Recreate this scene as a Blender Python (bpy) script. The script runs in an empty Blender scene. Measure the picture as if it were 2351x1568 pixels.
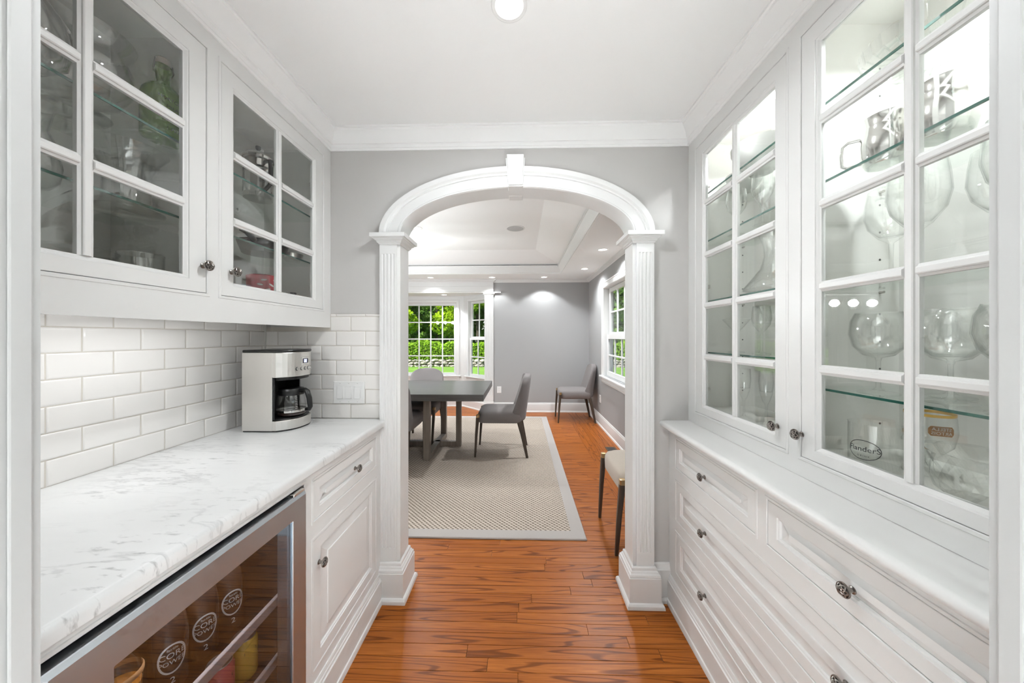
import bpy, bmesh, math, random
from mathutils import Vector, Matrix
random.seed(7)
SC = bpy.context.scene
C = SC.collection
PI = math.pi

# ---------------------------------------------------------------- camera, world, sun, exposure
F_PX, W_PX = 750.0, 2351.0
YAW = math.atan(0.0255)
cam_d = bpy.data.cameras.new('camera')
cam_d.sensor_width = 36.0
cam_d.lens = 36.0 * F_PX / W_PX
cam_d.shift_y = -11.0 / W_PX
cam_d.clip_start = 0.02
cam_d.clip_end = 300
cam = bpy.data.objects.new('camera', cam_d)
C.objects.link(cam)
cam.location = (0, 0, 1.35)
cam.rotation_euler = (PI / 2, 0, YAW)
SC.camera = cam
SC.view_settings.view_transform = 'Standard'
SC.view_settings.look = 'None'
SC.view_settings.exposure = 1.26
SC.view_settings.gamma = 1.0
SC.view_settings.use_curve_mapping = False
cy = SC.cycles
cy.use_denoising = True
cy.use_adaptive_sampling = True
cy.adaptive_threshold = 0.09
cy.adaptive_min_samples = 20
cy.max_bounces = 7
cy.diffuse_bounces = 4
cy.glossy_bounces = 4
cy.transmission_bounces = 4
cy.transparent_max_bounces = 48
cy.sample_clamp_indirect = 6.0
cy.caustics_reflective = False
cy.caustics_refractive = False

world = bpy.data.worlds.new('sky')
SC.world = world
world.use_nodes = True
wn = world.node_tree
wn.nodes.clear()
wo = wn.nodes.new('ShaderNodeOutputWorld')
wb = wn.nodes.new('ShaderNodeBackground')
ws = wn.nodes.new('ShaderNodeTexSky')
ws.sky_type = 'NISHITA'
ws.sun_disc = False
ws.sun_elevation = math.radians(48)
ws.sun_rotation = math.radians(200)
ws.air_density = 1.0
ws.dust_density = 2.0
ws.ozone_density = 1.0
wb.inputs['Strength'].default_value = 0.12
wn.links.new(ws.outputs[0], wb.inputs['Color'])
wn.links.new(wb.outputs[0], wo.inputs['Surface'])

sun_d = bpy.data.lights.new('sun', 'SUN')
sun_d.energy = 4.2
sun_d.angle = math.radians(0.6)
sun_d.color = (1.0, 0.95, 0.86)
sun = bpy.data.objects.new('sun', sun_d)
C.objects.link(sun)
sun.rotation_euler = (math.radians(46), 0, math.radians(-28))

# lamp strengths (each lamp's light object is made by the lamp's own builder)
P_PANTRY, P_KITCHEN, P_DINING, P_PUCK, P_UNDER, P_CHAND = 4.3, 80.0, 16.0, 3.0, 0.70, 4.0
WARM = (0.93, 0.97, 1.0)

# ---------------------------------------------------------------- helpers
def tag(o, label=None, cat=None, group=None, kind=None):
    if label: o['label'] = label
    if cat: o['category'] = cat
    if group: o['group'] = group
    if kind: o['kind'] = kind
    return o

WORLD = set()      # empties whose parts are modelled in world coordinates
def thing(name, label, cat, loc=(0, 0, 0), rz=0.0, group=None, kind=None, world=False):
    o = bpy.data.objects.new(name, None)
    o.empty_display_size = 0.05
    C.objects.link(o)
    o.location = loc
    o.rotation_euler = (0, 0, rz)
    if world: WORLD.add(o.name)
    return tag(o, label, cat, group, kind)

def link(name, me, m=None, parent=None):
    o = bpy.data.objects.new(name, me)
    C.objects.link(o)
    if parent is not None:
        o.parent = parent
        if parent.name in WORLD: o.matrix_parent_inverse = Matrix.Translation(-Vector(parent.location))
    if m is not None and len(me.materials) == 0: me.materials.append(m)
    return o

IDENT = lambda u, v, n: (u, v, n)
def LMAP(X): return lambda u, v, n: (X + n, u, v)          # faces +X : u = Y, v = Z
def RMAP(X): return lambda u, v, n: (X - n, u, v)          # faces -X
def FMAP(Y): return lambda u, v, n: (u, Y - n, v)          # faces -Y : u = X, v = Z

class MB:
    def __init__(s, fn=None):
        s.v, s.f, s.fn, s.attr = [], [], fn, []
    def pt(s, p):
        s.v.append(s.fn(*p) if s.fn else tuple(p)); return len(s.v) - 1
    def face(s, *ids): s.f.append(ids)
    def box(s, x0, x1, y0, y1, z0, z1):
        i = [s.pt((x, y, z)) for z in (z0, z1) for y in (y0, y1) for x in (x0, x1)]
        for q in ((0, 2, 3, 1), (4, 5, 7, 6), (0, 1, 5, 4), (2, 6, 7, 3), (0, 4, 6, 2), (1, 3, 7, 5)):
            s.f.append(tuple(i[k] for k in q))
        return s
    def hexa(s, pts):
        i = [s.pt(p) for p in pts]
        for q in ((0, 1, 2, 3), (4, 7, 6, 5), (0, 4, 5, 1), (1, 5, 6, 2), (2, 6, 7, 3), (3, 7, 4, 0)):
            s.f.append(tuple(i[k] for k in q))
        return s
    def rings(s, rs, close=False, cap0=False, cap1=False):
        """rs: list of equally long closed loops of points"""
        ids = [[s.pt(p) for p in r] for r in rs]
        n = len(ids[0])
        pairs = list(zip(ids[:-1], ids[1:])) + ([(ids[-1], ids[0])] if close else [])
        for a, b in pairs:
            for k in range(n):
                s.f.append((a[k], a[(k + 1) % n], b[(k + 1) % n], b[k]))
        if cap0: s.f.append(tuple(reversed(ids[0])))
        if cap1: s.f.append(tuple(ids[-1]))
        return s
    def rects(s, rs, close=False, cap0=False, cap1=False):
        """rs: (u0,u1,v0,v1,n)"""
        return s.rings([[(u0, v0, n), (u1, v0, n), (u1, v1, n), (u0, v1, n)] for u0, u1, v0, v1, n in rs], close, cap0, cap1)
    def prism(s, poly, axis, a0, a1):
        """poly in the two other axes (order x,y,z without axis)"""
        def p3(p, a):
            q = list(p); q.insert(axis, a); return tuple(q)
        return s.rings([[p3(p, a0) for p in poly], [p3(p, a1) for p in poly]], cap0=True, cap1=True)
    def lathe(s, prof, seg=24, c=(0, 0, 0), flute=0, famp=0.0, cap0=False, cap1=False):
        rs = []
        for r, z in prof:
            rr = []
            for k in range(seg):
                a = 2 * PI * k / seg
                q = r * (1 + famp * math.cos(flute * a)) if flute else r
                rr.append((c[0] + q * math.cos(a), c[1] + q * math.sin(a), c[2] + z))
            rs.append(rr)
        return s.rings(rs, cap0=cap0, cap1=cap1)
    def tube(s, path, r, seg=8, caps=True, closed=False):
        P = [Vector(p) for p in path]
        n = len(P)
        R = r if isinstance(r, (list, tuple)) else [r] * n
        rs, up = [], None
        for i in range(n):
            if closed: t = P[(i + 1) % n] - P[i - 1]
            else: t = P[min(i + 1, n - 1)] - P[max(i - 1, 0)]
            t.normalize()
            if up is None:
                up = t.orthogonal().normalized()
            else:
                up = (up - t * up.dot(t)).normalized()
            b = t.cross(up)
            rs.append([tuple(P[i] + R[i] * (math.cos(2 * PI * k / seg) * up + math.sin(2 * PI * k / seg) * b)) for k in range(seg)])
        return s.rings(rs, close=closed, cap0=caps and not closed, cap1=caps and not closed)
    def sweep(s, path, prof, side=1, closed=False, cap=True):
        """horizontal path (x,y); prof (offset,z); side=1 offsets to the right of travel"""
        n = len(path); rs = []
        for i in range(n):
            p = Vector(path[i])
            d0 = d1 = None
            if closed or i > 0: d0 = (p - Vector(path[i - 1])).normalized()
            if closed or i < n - 1: d1 = (Vector(path[(i + 1) % n]) - p).normalized()
            d0 = d0 or d1; d1 = d1 or d0
            n0 = Vector((d0.y, -d0.x)) * side; n1 = Vector((d1.y, -d1.x)) * side
            m = n0 + n1
            m = m / max(1e-6, m.dot(n0))
            rs.append([(p.x + m.x * o, p.y + m.y * o, z) for o, z in prof])
        return s.rings(rs, close=closed, cap0=cap and not closed, cap1=cap and not closed)
    def ellipsoid(s, c, r, seg=16, ring=10):
        rs = []
        for i in range(1, ring):
            a = PI * i / ring
            rs.append([(c[0] + r[0] * math.sin(a) * math.cos(2 * PI * k / seg), c[1] + r[1] * math.sin(a) * math.sin(2 * PI * k / seg), c[2] - r[2] * math.cos(a)) for k in range(seg)])
        return s.rings(rs, cap0=True, cap1=True)
    def mesh(s, name, smooth=None):
        me = bpy.data.meshes.new(name)
        me.from_pydata(s.v, [], s.f)
        bm = bmesh.new(); bm.from_mesh(me)
        bmesh.ops.recalc_face_normals(bm, faces=bm.faces)
        if smooth is not None:
            for f in bm.faces: f.smooth = True
            for e in bm.edges:
                if len(e.link_faces) == 2 and e.calc_face_angle(0) > smooth: e.smooth = False
        bm.to_mesh(me); bm.free()
        return me
    def build(s, name, m, parent=None, smooth=None, bevel=None, seg=1, subsurf=0):
        o = link(name, s.mesh(name, smooth), m, parent)
        if bevel:
            b = o.modifiers.new('bevel', 'BEVEL'); b.width = bevel; b.segments = seg; b.limit_method = 'ANGLE'; b.angle_limit = math.radians(40)
        if subsurf:
            u = o.modifiers.new('sub', 'SUBSURF'); u.levels = subsurf; u.render_levels = subsurf
        return o

def bbox(name, m, parent, x0, x1, y0, y1, z0, z1, bevel=None, seg=2, fn=None):
    return MB(fn).box(x0, x1, y0, y1, z0, z1).build(name, m, parent, bevel=bevel, seg=seg)

def text_poly(body, size, fn, align='CENTER'):
    cu = bpy.data.curves.new('t', 'FONT')
    cu.body = body; cu.size = size; cu.align_x = align; cu.align_y = 'CENTER'; cu.resolution_u = 3
    o = bpy.data.objects.new('t', cu); C.objects.link(o)
    bpy.context.view_layer.update()
    me = bpy.data.meshes.new_from_object(o.evaluated_get(bpy.context.evaluated_depsgraph_get()))
    V = [fn(v.co.x, v.co.y) for v in me.vertices]
    Fc = [tuple(p.vertices) for p in me.polygons]
    bpy.data.objects.remove(o); bpy.data.curves.remove(cu); bpy.data.meshes.remove(me)
    return V, Fc

def text_obj(name, body, size, fn, m, parent):
    V, Fc = text_poly(body, size, fn)
    me = bpy.data.meshes.new(name); me.from_pydata(V, [], Fc)
    return link(name, me, m, parent)

def copy_tree(o, parent=None):
    c = o.copy(); C.objects.link(c); c.parent = parent
    for ch in list(o.children): copy_tree(ch, c)
    return c

# ---------------------------------------------------------------- materials
def new_mat(name):
    m = bpy.data.materials.new(name); m.use_nodes = True
    nt = m.node_tree
    b = nt.nodes['Principled BSDF']
    return m, nt, b

def N(nt, typ, **kw):
    n = nt.nodes.new(typ)
    for k, v in kw.items():
        if k.startswith('i_'): n.inputs[k[2:].replace('_', ' ')].default_value = v
        else: setattr(n, k, v)
    return n

def plain(name, col, rough=0.5, metal=0.0, spec=0.5, bump=0.0, bscale=200.0, coat=0.0, emit=None, estr=0.0, aniso=0.0):
    m, nt, b = new_mat(name)
    b.inputs['Base Color'].default_value = (*col, 1)
    b.inputs['Roughness'].default_value = rough
    b.inputs['Metallic'].default_value = metal
    b.inputs['Specular IOR Level'].default_value = spec
    b.inputs['Coat Weight'].default_value = coat
    b.inputs['Anisotropic'].default_value = aniso
    if emit:
        b.inputs['Emission Color'].default_value = (*emit, 1); b.inputs['Emission Strength'].default_value = estr
    if bump:
        g = N(nt, 'ShaderNodeNewGeometry')
        t = N(nt, 'ShaderNodeTexNoise', i_Scale=bscale, i_Detail=3.0)
        u = N(nt, 'ShaderNodeBump', i_Strength=bump, i_Distance=0.002)
        nt.links.new(g.outputs['Position'], t.inputs['Vector'])
        nt.links.new(t.outputs['Fac'], u.inputs['Height']); nt.links.new(u.outputs[0], b.inputs['Normal'])
    return m

def ramp(nt, stops):
    r = nt.nodes.new('ShaderNodeValToRGB')
    e = r.color_ramp.elements
    while len(e) > 1: e.remove(e[-1])
    e[0].position = stops[0][0]; e[0].color = (*stops[0][1], 1)
    for p, c_ in stops[1:]:
        q = e.new(p); q.color = (*c_, 1)
    return r

def glass_mat(name,  tint=(0.97, 0.985, 0.975), edge=(0.55, 0.6, 0.57), refl=1.0, ior=1.5, epow=2.5, rough=0.01, gcol=(1, 1, 1)):
    """thin clear glass: passes light straight through, mirrors by Fresnel, darkens where the wall is seen edge-on"""
    m = bpy.data.materials.new(name); m.use_nodes = True
    nt = m.node_tree; nt.nodes.clear()
    out = N(nt, 'ShaderNodeOutputMaterial')
    tr = N(nt, 'ShaderNodeBsdfTransparent'); gl = N(nt, 'ShaderNodeBsdfGlossy', i_Roughness=rough); gl.inputs['Color'].default_value = (*gcol, 1)
    mix = N(nt, 'ShaderNodeMixShader')
    lw = N(nt, 'ShaderNodeLayerWeight', i_Blend=0.5)
    pw = N(nt, 'ShaderNodeMath', operation='POWER'); pw.inputs[1].default_value = epow
    p5 = N(nt, 'ShaderNodeMath', operation='POWER'); p5.inputs[1].default_value = 5.0
    f0 = ((ior - 1) / (ior + 1)) ** 2
    fr = N(nt, 'ShaderNodeMath', operation='MULTIPLY_ADD'); fr.inputs[1].default_value = (1 - f0) * min(refl, 1.0); fr.inputs[2].default_value = f0 * refl
    fr.use_clamp = True
    mc = N(nt, 'ShaderNodeMix', data_type='RGBA')
    mc.inputs[6].default_value = (*tint, 1); mc.inputs[7].default_value = (*edge, 1)
    L = nt.links.new
    L(lw.outputs['Facing'], pw.inputs[0]); L(pw.outputs[0], mc.inputs[0]); L(mc.outputs[2], tr.inputs['Color'])
    L(lw.outputs['Facing'], p5.inputs[0]); L(p5.outputs[0], fr.inputs[0]); L(fr.outputs[0], mix.inputs[0])
    L(tr.outputs[0], mix.inputs[1]); L(gl.outputs[0], mix.inputs[2]); L(mix.outputs[0], out.inputs['Surface'])
    return m

def oak_mat(name, warm=1.0, rough=0.34):
    m, nt, b = new_mat(name)
    L = nt.links.new
    at = N(nt, 'ShaderNodeAttribute', attribute_name='rnd')
    dr = N(nt, 'ShaderNodeAttribute', attribute_name='dirn')      # 0: boards along X, 1: along Y
    g = N(nt, 'ShaderNodeNewGeometry')
    sp = N(nt, 'ShaderNodeSeparateXYZ'); L(g.outputs['Position'], sp.inputs[0])
    mu = N(nt, 'ShaderNodeMix', data_type='FLOAT'); mv = N(nt, 'ShaderNodeMix', data_type='FLOAT')
    for mm, a, c_ in ((mu, 0, 1), (mv, 1, 0)):
        L(dr.outputs['Fac'], mm.inputs[0]); L(sp.outputs[a], mm.inputs[2]); L(sp.outputs[c_], mm.inputs[3])
    def off(src, k, sc):
        a = N(nt, 'ShaderNodeMath', operation='MULTIPLY'); a.inputs[1].default_value = k; L(at.outputs['Fac'], a.inputs[0])
        c_ = N(nt, 'ShaderNodeMath', operation='MULTIPLY'); c_.inputs[1].default_value = sc; L(src.outputs[0], c_.inputs[0])
        d = N(nt, 'ShaderNodeMath', operation='ADD'); L(a.outputs[0], d.inputs[0]); L(c_.outputs[0], d.inputs[1]); return d
    def vec(su, sv, ku, kv):
        x, y = off(mu, ku, su), off(mv, kv, sv)
        cb = N(nt, 'ShaderNodeCombineXYZ'); L(x.outputs[0], cb.inputs[0]); L(y.outputs[0], cb.inputs[1]); return cb
    # cathedral figure
    n1 = N(nt, 'ShaderNodeTexNoise', i_Scale=1.0, i_Detail=1.5, i_Roughness=0.45); L(vec(0.65, 10.0, 53.0, 31.0).outputs[0], n1.inputs['Vector'])
    k1 = N(nt, 'ShaderNodeMath', operation='MULTIPLY'); k1.inputs[1].default_value = 75.0; L(n1.outputs['Fac'], k1.inputs[0])
    s1 = N(nt, 'ShaderNodeMath', operation='SINE'); L(k1.outputs[0], s1.inputs[0])
    r1 = ramp(nt, [(0.0, (0, 0, 0)), (0.86, (0, 0, 0)), (0.985, (1, 1, 1))])
    h1 = N(nt, 'ShaderNodeMath', operation='MULTIPLY_ADD'); h1.inputs[1].default_value = 0.5; h1.inputs[2].default_value = 0.5
    L(s1.outputs[0], h1.inputs[0]); L(h1.outputs[0], r1.inputs['Fac'])
    # fine pores
    n2 = N(nt, 'ShaderNodeTexNoise', i_Scale=1.0, i_Detail=3.0); L(vec(7.0, 420.0, 11.0, 7.0).outputs[0], n2.inputs['Vector'])
    n3 = N(nt, 'ShaderNodeTexNoise', i_Scale=1.0, i_Detail=2.0); L(vec(1.2, 22.0, 19.0, 77.0).outputs[0], n3.inputs['Vector'])
    base = ramp(nt, [(0.0, (0.27, 0.077, 0.011)), (0.35, (0.365, 0.108, 0.018)), (0.7, (0.45, 0.145, 0.027)), (1.0, (0.54, 0.188, 0.040))])
    a1 = N(nt, 'ShaderNodeMath', operation='MULTIPLY_ADD'); a1.inputs[1].default_value = 0.36
    L(at.outputs['Fac'], a1.inputs[0])
    a2 = N(nt, 'ShaderNodeMath', operation='MULTIPLY'); a2.inputs[1].default_value = 0.62; L(n3.outputs['Fac'], a2.inputs[0]); L(a2.outputs[0], a1.inputs[2])
    L(a1.outputs[0], base.inputs['Fac'])
    d1 = N(nt, 'ShaderNodeMix', data_type='RGBA', blend_type='MULTIPLY'); d1.inputs[7].default_value = (0.33, 0.24, 0.20, 1)
    L(base.outputs[0], d1.inputs[6])
    f1 = N(nt, 'ShaderNodeMath', operation='MULTIPLY'); f1.inputs[1].default_value = 0.75; L(r1.outputs[0], f1.inputs[0]); L(f1.outputs[0], d1.inputs[0])
    r2 = ramp(nt, [(0.35, (0.68, 0.62, 0.58)), (0.6, (1.06, 1.05, 1.04))]); L(n2.outputs['Fac'], r2.inputs['Fac'])
    d2 = N(nt, 'ShaderNodeMix', data_type='RGBA', blend_type='MULTIPLY'); d2.inputs[0].default_value = 0.8
    L(d1.outputs[2], d2.inputs[6]); L(r2.outputs[0], d2.inputs[7]); L(d2.outputs[2], b.inputs['Base Color'])
    b.inputs['Roughness'].default_value = rough
    b.inputs['Specular IOR Level'].default_value = 0.2
    bu = N(nt, 'ShaderNodeBump', i_Strength=0.12, i_Distance=0.001); L(n2.outputs['Fac'], bu.inputs['Height']); L(bu.outputs[0], b.inputs['Normal'])
    return m

def marble_mat():
    m, nt, b = new_mat('carrara_marble'); L = nt.links.new
    g = N(nt, 'ShaderNodeNewGeometry')
    mp = N(nt, 'ShaderNodeMapping'); mp.inputs['Rotation'].default_value = (0, 0, -0.55); mp.inputs['Scale'].default_value = (1.0, 3.6, 1.0)
    L(g.outputs['Position'], mp.inputs['Vector'])
    n1 = N(nt, 'ShaderNodeTexNoise', i_Scale=2.2, i_Detail=6.0, i_Roughness=0.55, i_Distortion=0.3); L(mp.outputs[0], n1.inputs['Vector'])
    r1 = ramp(nt, [(0.0, (0.0, 0.0, 0.0)), (0.475, (0, 0, 0)), (0.50, (0.45, 0.45, 0.45)), (0.515, (0, 0, 0))]); L(n1.outputs['Fac'], r1.inputs['Fac'])
    n2 = N(nt, 'ShaderNodeTexNoise', i_Scale=3.0, i_Detail=3.0); L(g.outputs['Position'], n2.inputs['Vector'])
    r2 = ramp(nt, [(0.42, (0, 0, 0)), (0.66, (1, 1, 1))]); L(n2.outputs['Fac'], r2.inputs['Fac'])
    mm = N(nt, 'ShaderNodeMath', operation='MULTIPLY'); L(r1.outputs[0], mm.inputs[0]); L(r2.outputs[0], mm.inputs[1])
    n3 = N(nt, 'ShaderNodeTexNoise', i_Scale=19.0, i_Detail=4.0, i_Roughness=0.6, i_Distortion=0.3); L(mp.outputs[0], n3.inputs['Vector'])
    r3 = ramp(nt, [(0.57, (0, 0, 0)), (0.72, (1, 1, 1))]); L(n3.outputs['Fac'], r3.inputs['Fac'])
    m3 = N(nt, 'ShaderNodeMath', operation='MULTIPLY'); L(r3.outputs[0], m3.inputs[0]); L(r2.outputs[0], m3.inputs[1])
    mx = N(nt, 'ShaderNodeMath', operation='MAXIMUM'); L(mm.outputs[0], mx.inputs[0]); L(m3.outputs[0], mx.inputs[1])
    sc = N(nt, 'ShaderNodeMath', operation='MULTIPLY'); sc.inputs[1].default_value = 0.85; L(mx.outputs[0], sc.inputs[0])
    n4 = N(nt, 'ShaderNodeTexNoise', i_Scale=2.0, i_Detail=4.0); L(mp.outputs[0], n4.inputs['Vector'])
    r4 = ramp(nt, [(0.3, (0.68, 0.677, 0.667)), (0.7, (0.76, 0.757, 0.747))]); L(n4.outputs['Fac'], r4.inputs['Fac'])
    mc = N(nt, 'ShaderNodeMix', data_type='RGBA'); mc.inputs[7].default_value = (0.27, 0.265, 0.26, 1)
    L(sc.outputs[0], mc.inputs[0]); L(r4.outputs[0], mc.inputs[6]); L(mc.outputs[2], b.inputs['Base Color'])
    b.inputs['Roughness'].default_value = 0.28
    return m

def brushed(name, col, rough, sx, sy, sz, amt=0.1):
    m, nt, b = new_mat(name); L = nt.links.new
    g = N(nt, 'ShaderNodeNewGeometry'); mp = N(nt, 'ShaderNodeMapping'); mp.inputs['Scale'].default_value = (sx, sy, sz)
    L(g.outputs['Position'], mp.inputs['Vector'])
    n = N(nt, 'ShaderNodeTexNoise', i_Scale=1.0, i_Detail=4.0); L(mp.outputs[0], n.inputs['Vector'])
    r = N(nt, 'ShaderNodeMapRange'); r.inputs['To Min'].default_value = rough - amt; r.inputs['To Max'].default_value = rough + amt
    L(n.outputs['Fac'], r.inputs['Value']); L(r.outputs[0], b.inputs['Roughness'])
    b.inputs['Base Color'].default_value = (*col, 1); b.inputs['Metallic'].default_value = 1.0
    return m

def fabric(name, col, scale=900.0, bump=0.25, sheen=0.3):
    m, nt, b = new_mat(name); L = nt.links.new
    t = N(nt, 'ShaderNodeTexCoord'); n = N(nt, 'ShaderNodeTexNoise', i_Scale=scale, i_Detail=2.0)
    L(t.outputs['Object'], n.inputs['Vector'])
    r = ramp(nt, [(0.3, tuple(c_ * 0.85 for c_ in col)), (0.7, tuple(c_ * 1.12 for c_ in col))])
    L(n.outputs['Fac'], r.inputs['Fac']); L(r.outputs[0], b.inputs['Base Color'])
    bu = N(nt, 'ShaderNodeBump', i_Strength=bump, i_Distance=0.001); L(n.outputs['Fac'], bu.inputs['Height']); L(bu.outputs[0], b.inputs['Normal'])
    b.inputs['Roughness'].default_value = 0.9; b.inputs['Sheen Weight'].default_value = sheen
    b.inputs['Specular IOR Level'].default_value = 0.2
    return m

def sisal_mat():
    m, nt, b = new_mat('sisal_weave'); L = nt.links.new
    g = N(nt, 'ShaderNodeNewGeometry'); sp = N(nt, 'ShaderNodeSeparateXYZ'); L(g.outputs['Position'], sp.inputs[0])
    def wave(a, b_, k, ph=0.0):
        x = N(nt, 'ShaderNodeMath', operation='MULTIPLY'); x.inputs[1].default_value = a * k; L(sp.outputs[0], x.inputs[0])
        y = N(nt, 'ShaderNodeMath', operation='MULTIPLY_ADD'); y.inputs[1].default_value = b_ * k; L(sp.outputs[1], y.inputs[0]); L(x.outputs[0], y.inputs[2])
        s = N(nt, 'ShaderNodeMath', operation='SINE'); L(y.outputs[0], s.inputs[0]); return s
    w1, w2 = wave(1.0, 0.0, 2 * PI / 0.034), wave(0.0, 1.0, 2 * PI / 0.034)
    w3 = wave(0.7, 0.7, 2 * PI / 0.0238)
    pr = N(nt, 'ShaderNodeMath', operation='MULTIPLY'); L(w1.outputs[0], pr.inputs[0]); L(w2.outputs[0], pr.inputs[1])
    ad = N(nt, 'ShaderNodeMath', operation='ADD'); L(pr.outputs[0], ad.inputs[0]); L(w3.outputs[0], ad.inputs[1])
    h = N(nt, 'ShaderNodeMath', operation='MULTIPLY_ADD'); h.inputs[1].default_value = 0.25; h.inputs[2].default_value = 0.5; L(ad.outputs[0], h.inputs[0])
    n = N(nt, 'ShaderNodeTexNoise', i_Scale=70.0, i_Detail=2.0); L(g.outputs['Position'], n.inputs['Vector'])
    h2 = N(nt, 'ShaderNodeMath', operation='MULTIPLY_ADD'); h2.inputs[1].default_value = 0.35; L(n.outputs['Fac'], h2.inputs[0]); L(h.outputs[0], h2.inputs[2])
    r = ramp(nt, [(0.30, (0.135, 0.108, 0.085)), (0.55, (0.375, 0.315, 0.258)), (0.95, (0.60, 0.525, 0.45))]); L(h2.outputs[0], r.inputs['Fac']); L(r.outputs[0], b.inputs['Base Color'])
    bu = N(nt, 'ShaderNodeBump', i_Strength=0.6, i_Distance=0.004); L(h.outputs[0], bu.inputs['Height']); L(bu.outputs[0], b.inputs['Normal'])
    b.inputs['Roughness'].default_value = 0.95; b.inputs['Specular IOR Level'].default_value = 0.15
    return m

def leafy(name, c0, c1, trans=0.25):
    m, nt, b = new_mat(name); L = nt.links.new
    at = N(nt, 'ShaderNodeAttribute', attribute_name='rnd'); r = ramp(nt, [(0.0, c0), (1.0, c1)])
    L(at.outputs['Fac'], r.inputs['Fac']); L(r.outputs[0], b.inputs['Base Color'])
    b.inputs['Roughness'].default_value = 0.8; b.inputs['Specular IOR Level'].default_value = 0.1
    tl = N(nt, 'ShaderNodeBsdfTranslucent'); L(r.outputs[0], tl.inputs['Color'])
    mx = N(nt, 'ShaderNodeMixShader'); mx.inputs[0].default_value = trans
    L(b.outputs[0], mx.inputs[1]); L(tl.outputs[0], mx.inputs[2]); L(mx.outputs[0], nt.nodes['Material Output'].inputs['Surface'])
    return m

def noisy(name, c0, c1, scale, rough=0.8, bump=0.0, detail=4.0):
    m, nt, b = new_mat(name); L = nt.links.new
    g = N(nt, 'ShaderNodeNewGeometry'); n = N(nt, 'ShaderNodeTexNoise', i_Scale=scale, i_Detail=detail); L(g.outputs['Position'], n.inputs['Vector'])
    r = ramp(nt, [(0.3, c0), (0.7, c1)]); L(n.outputs['Fac'], r.inputs['Fac']); L(r.outputs[0], b.inputs['Base Color'])
    b.inputs['Roughness'].default_value = rough
    if bump:
        bu = N(nt, 'ShaderNodeBump', i_Strength=bump, i_Distance=0.01); L(n.outputs['Fac'], bu.inputs['Height']); L(bu.outputs[0], b.inputs['Normal'])
    return m

def grain_mat(name, c0, c1, axis, rough=0.5):
    m, nt, b = new_mat(name); L = nt.links.new
    t = N(nt, 'ShaderNodeTexCoord'); mp = N(nt, 'ShaderNodeMapping')
    s = [60.0, 60.0, 60.0]; s[axis] = 3.0; mp.inputs['Scale'].default_value = s
    L(t.outputs['Object'], mp.inputs['Vector']); n = N(nt, 'ShaderNodeTexNoise', i_Scale=1.0, i_Detail=4.0, i_Distortion=0.4); L(mp.outputs[0], n.inputs['Vector'])
    r = ramp(nt, [(0.3, c0), (0.7, c1)]); L(n.outputs['Fac'], r.inputs['Fac']); L(r.outputs[0], b.inputs['Base Color'])
    b.inputs['Roughness'].default_value = rough
    return m

M = {}
M['cab'] = plain('white_cabinet_paint', (0.755, 0.75, 0.735), 0.36)
M['trim'] = plain('white_trim_paint', (0.74, 0.737, 0.725), 0.36)
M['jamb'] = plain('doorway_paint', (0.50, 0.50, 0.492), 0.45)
M['inner'] = plain('cream_cabinet_interior', (0.87, 0.86, 0.82), 0.4)
M['ceil'] = plain('ceiling_paint', (0.90, 0.895, 0.885), 0.9, spec=0.2, bump=0.05, bscale=300)
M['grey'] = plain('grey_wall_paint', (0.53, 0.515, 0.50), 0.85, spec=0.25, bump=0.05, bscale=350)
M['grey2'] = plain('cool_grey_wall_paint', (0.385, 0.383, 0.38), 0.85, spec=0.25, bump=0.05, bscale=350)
M['tile'] = plain('glazed_white_tile', (0.80, 0.775, 0.745), 0.10, bump=0.10, bscale=28, coat=0.3)
M['grout'] = plain('beige_grout', (0.58, 0.54, 0.48), 0.9)
M['marble'] = marble_mat()
M['oak'] = oak_mat('red_oak_floor')
M['pane'] = glass_mat('window_pane_glass', (0.985, 0.99, 0.985), (0.9, 0.93, 0.91), 0.5)
M['cabpane'] = glass_mat('cabinet_pane_glass', (0.985, 0.99, 0.985), (0.9, 0.93, 0.91), 1.3)
M['coolpane'] = glass_mat('tinted_cooler_glass', (0.80, 0.80, 0.82), (0.5, 0.5, 0.5), 3.5, gcol=(0.70, 0.86, 1.0))
M['shelf'] = glass_mat('shelf_glass', (0.99, 0.994, 0.991), (0.88, 0.93, 0.90), 0.9)
M['shelfedge'] = plain('green_glass_edge', (0.02, 0.13, 0.10), 0.08, spec=0.8, coat=0.5)
M['ware'] = glass_mat('clear_glassware', (0.985, 0.988, 0.985), (0.55, 0.57, 0.56), 2.6, epow=3.5)
M['crystal'] = glass_mat('cut_crystal', (0.97, 0.975, 0.97), (0.55, 0.57, 0.56), 3.0, epow=2.5)
M['greenglass'] = glass_mat('green_bottle_glass', (0.66, 0.86, 0.42), (0.22, 0.45, 0.12), 2.0, epow=1.5)
M['amber'] = plain('amber_drink', (0.55, 0.20, 0.03), 0.2)
M['knob'] = plain('aged_pewter', (0.30, 0.275, 0.255), 0.28, metal=1.0)
M['knobdark'] = plain('dark_pewter', (0.035, 0.032, 0.03), 0.5, metal=0.6)  # darker metal for the dome between the woven ribs
M['steel'] = brushed('brushed_steel', (0.76, 0.74, 0.71), 0.33, 4, 4, 260)
M['steelh'] = brushed('brushed_steel_door', (0.52, 0.55, 0.58), 0.42, 260, 6, 6)
M['chrome'] = plain('polished_steel', (0.72, 0.71, 0.69), 0.12, metal=1.0)
M['hinge'] = plain('nickel_hinge', (0.55, 0.53, 0.50), 0.3, metal=1.0)
M['black'] = plain('black_plastic', (0.012, 0.012, 0.012), 0.3)
M['blackm'] = plain('black_matte', (0.01, 0.01, 0.01), 0.8)
M['plate'] = plain('white_plastic', (0.82, 0.815, 0.80), 0.35)
M['slot'] = plain('dark_slot', (0.06, 0.06, 0.06), 0.6)
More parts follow.
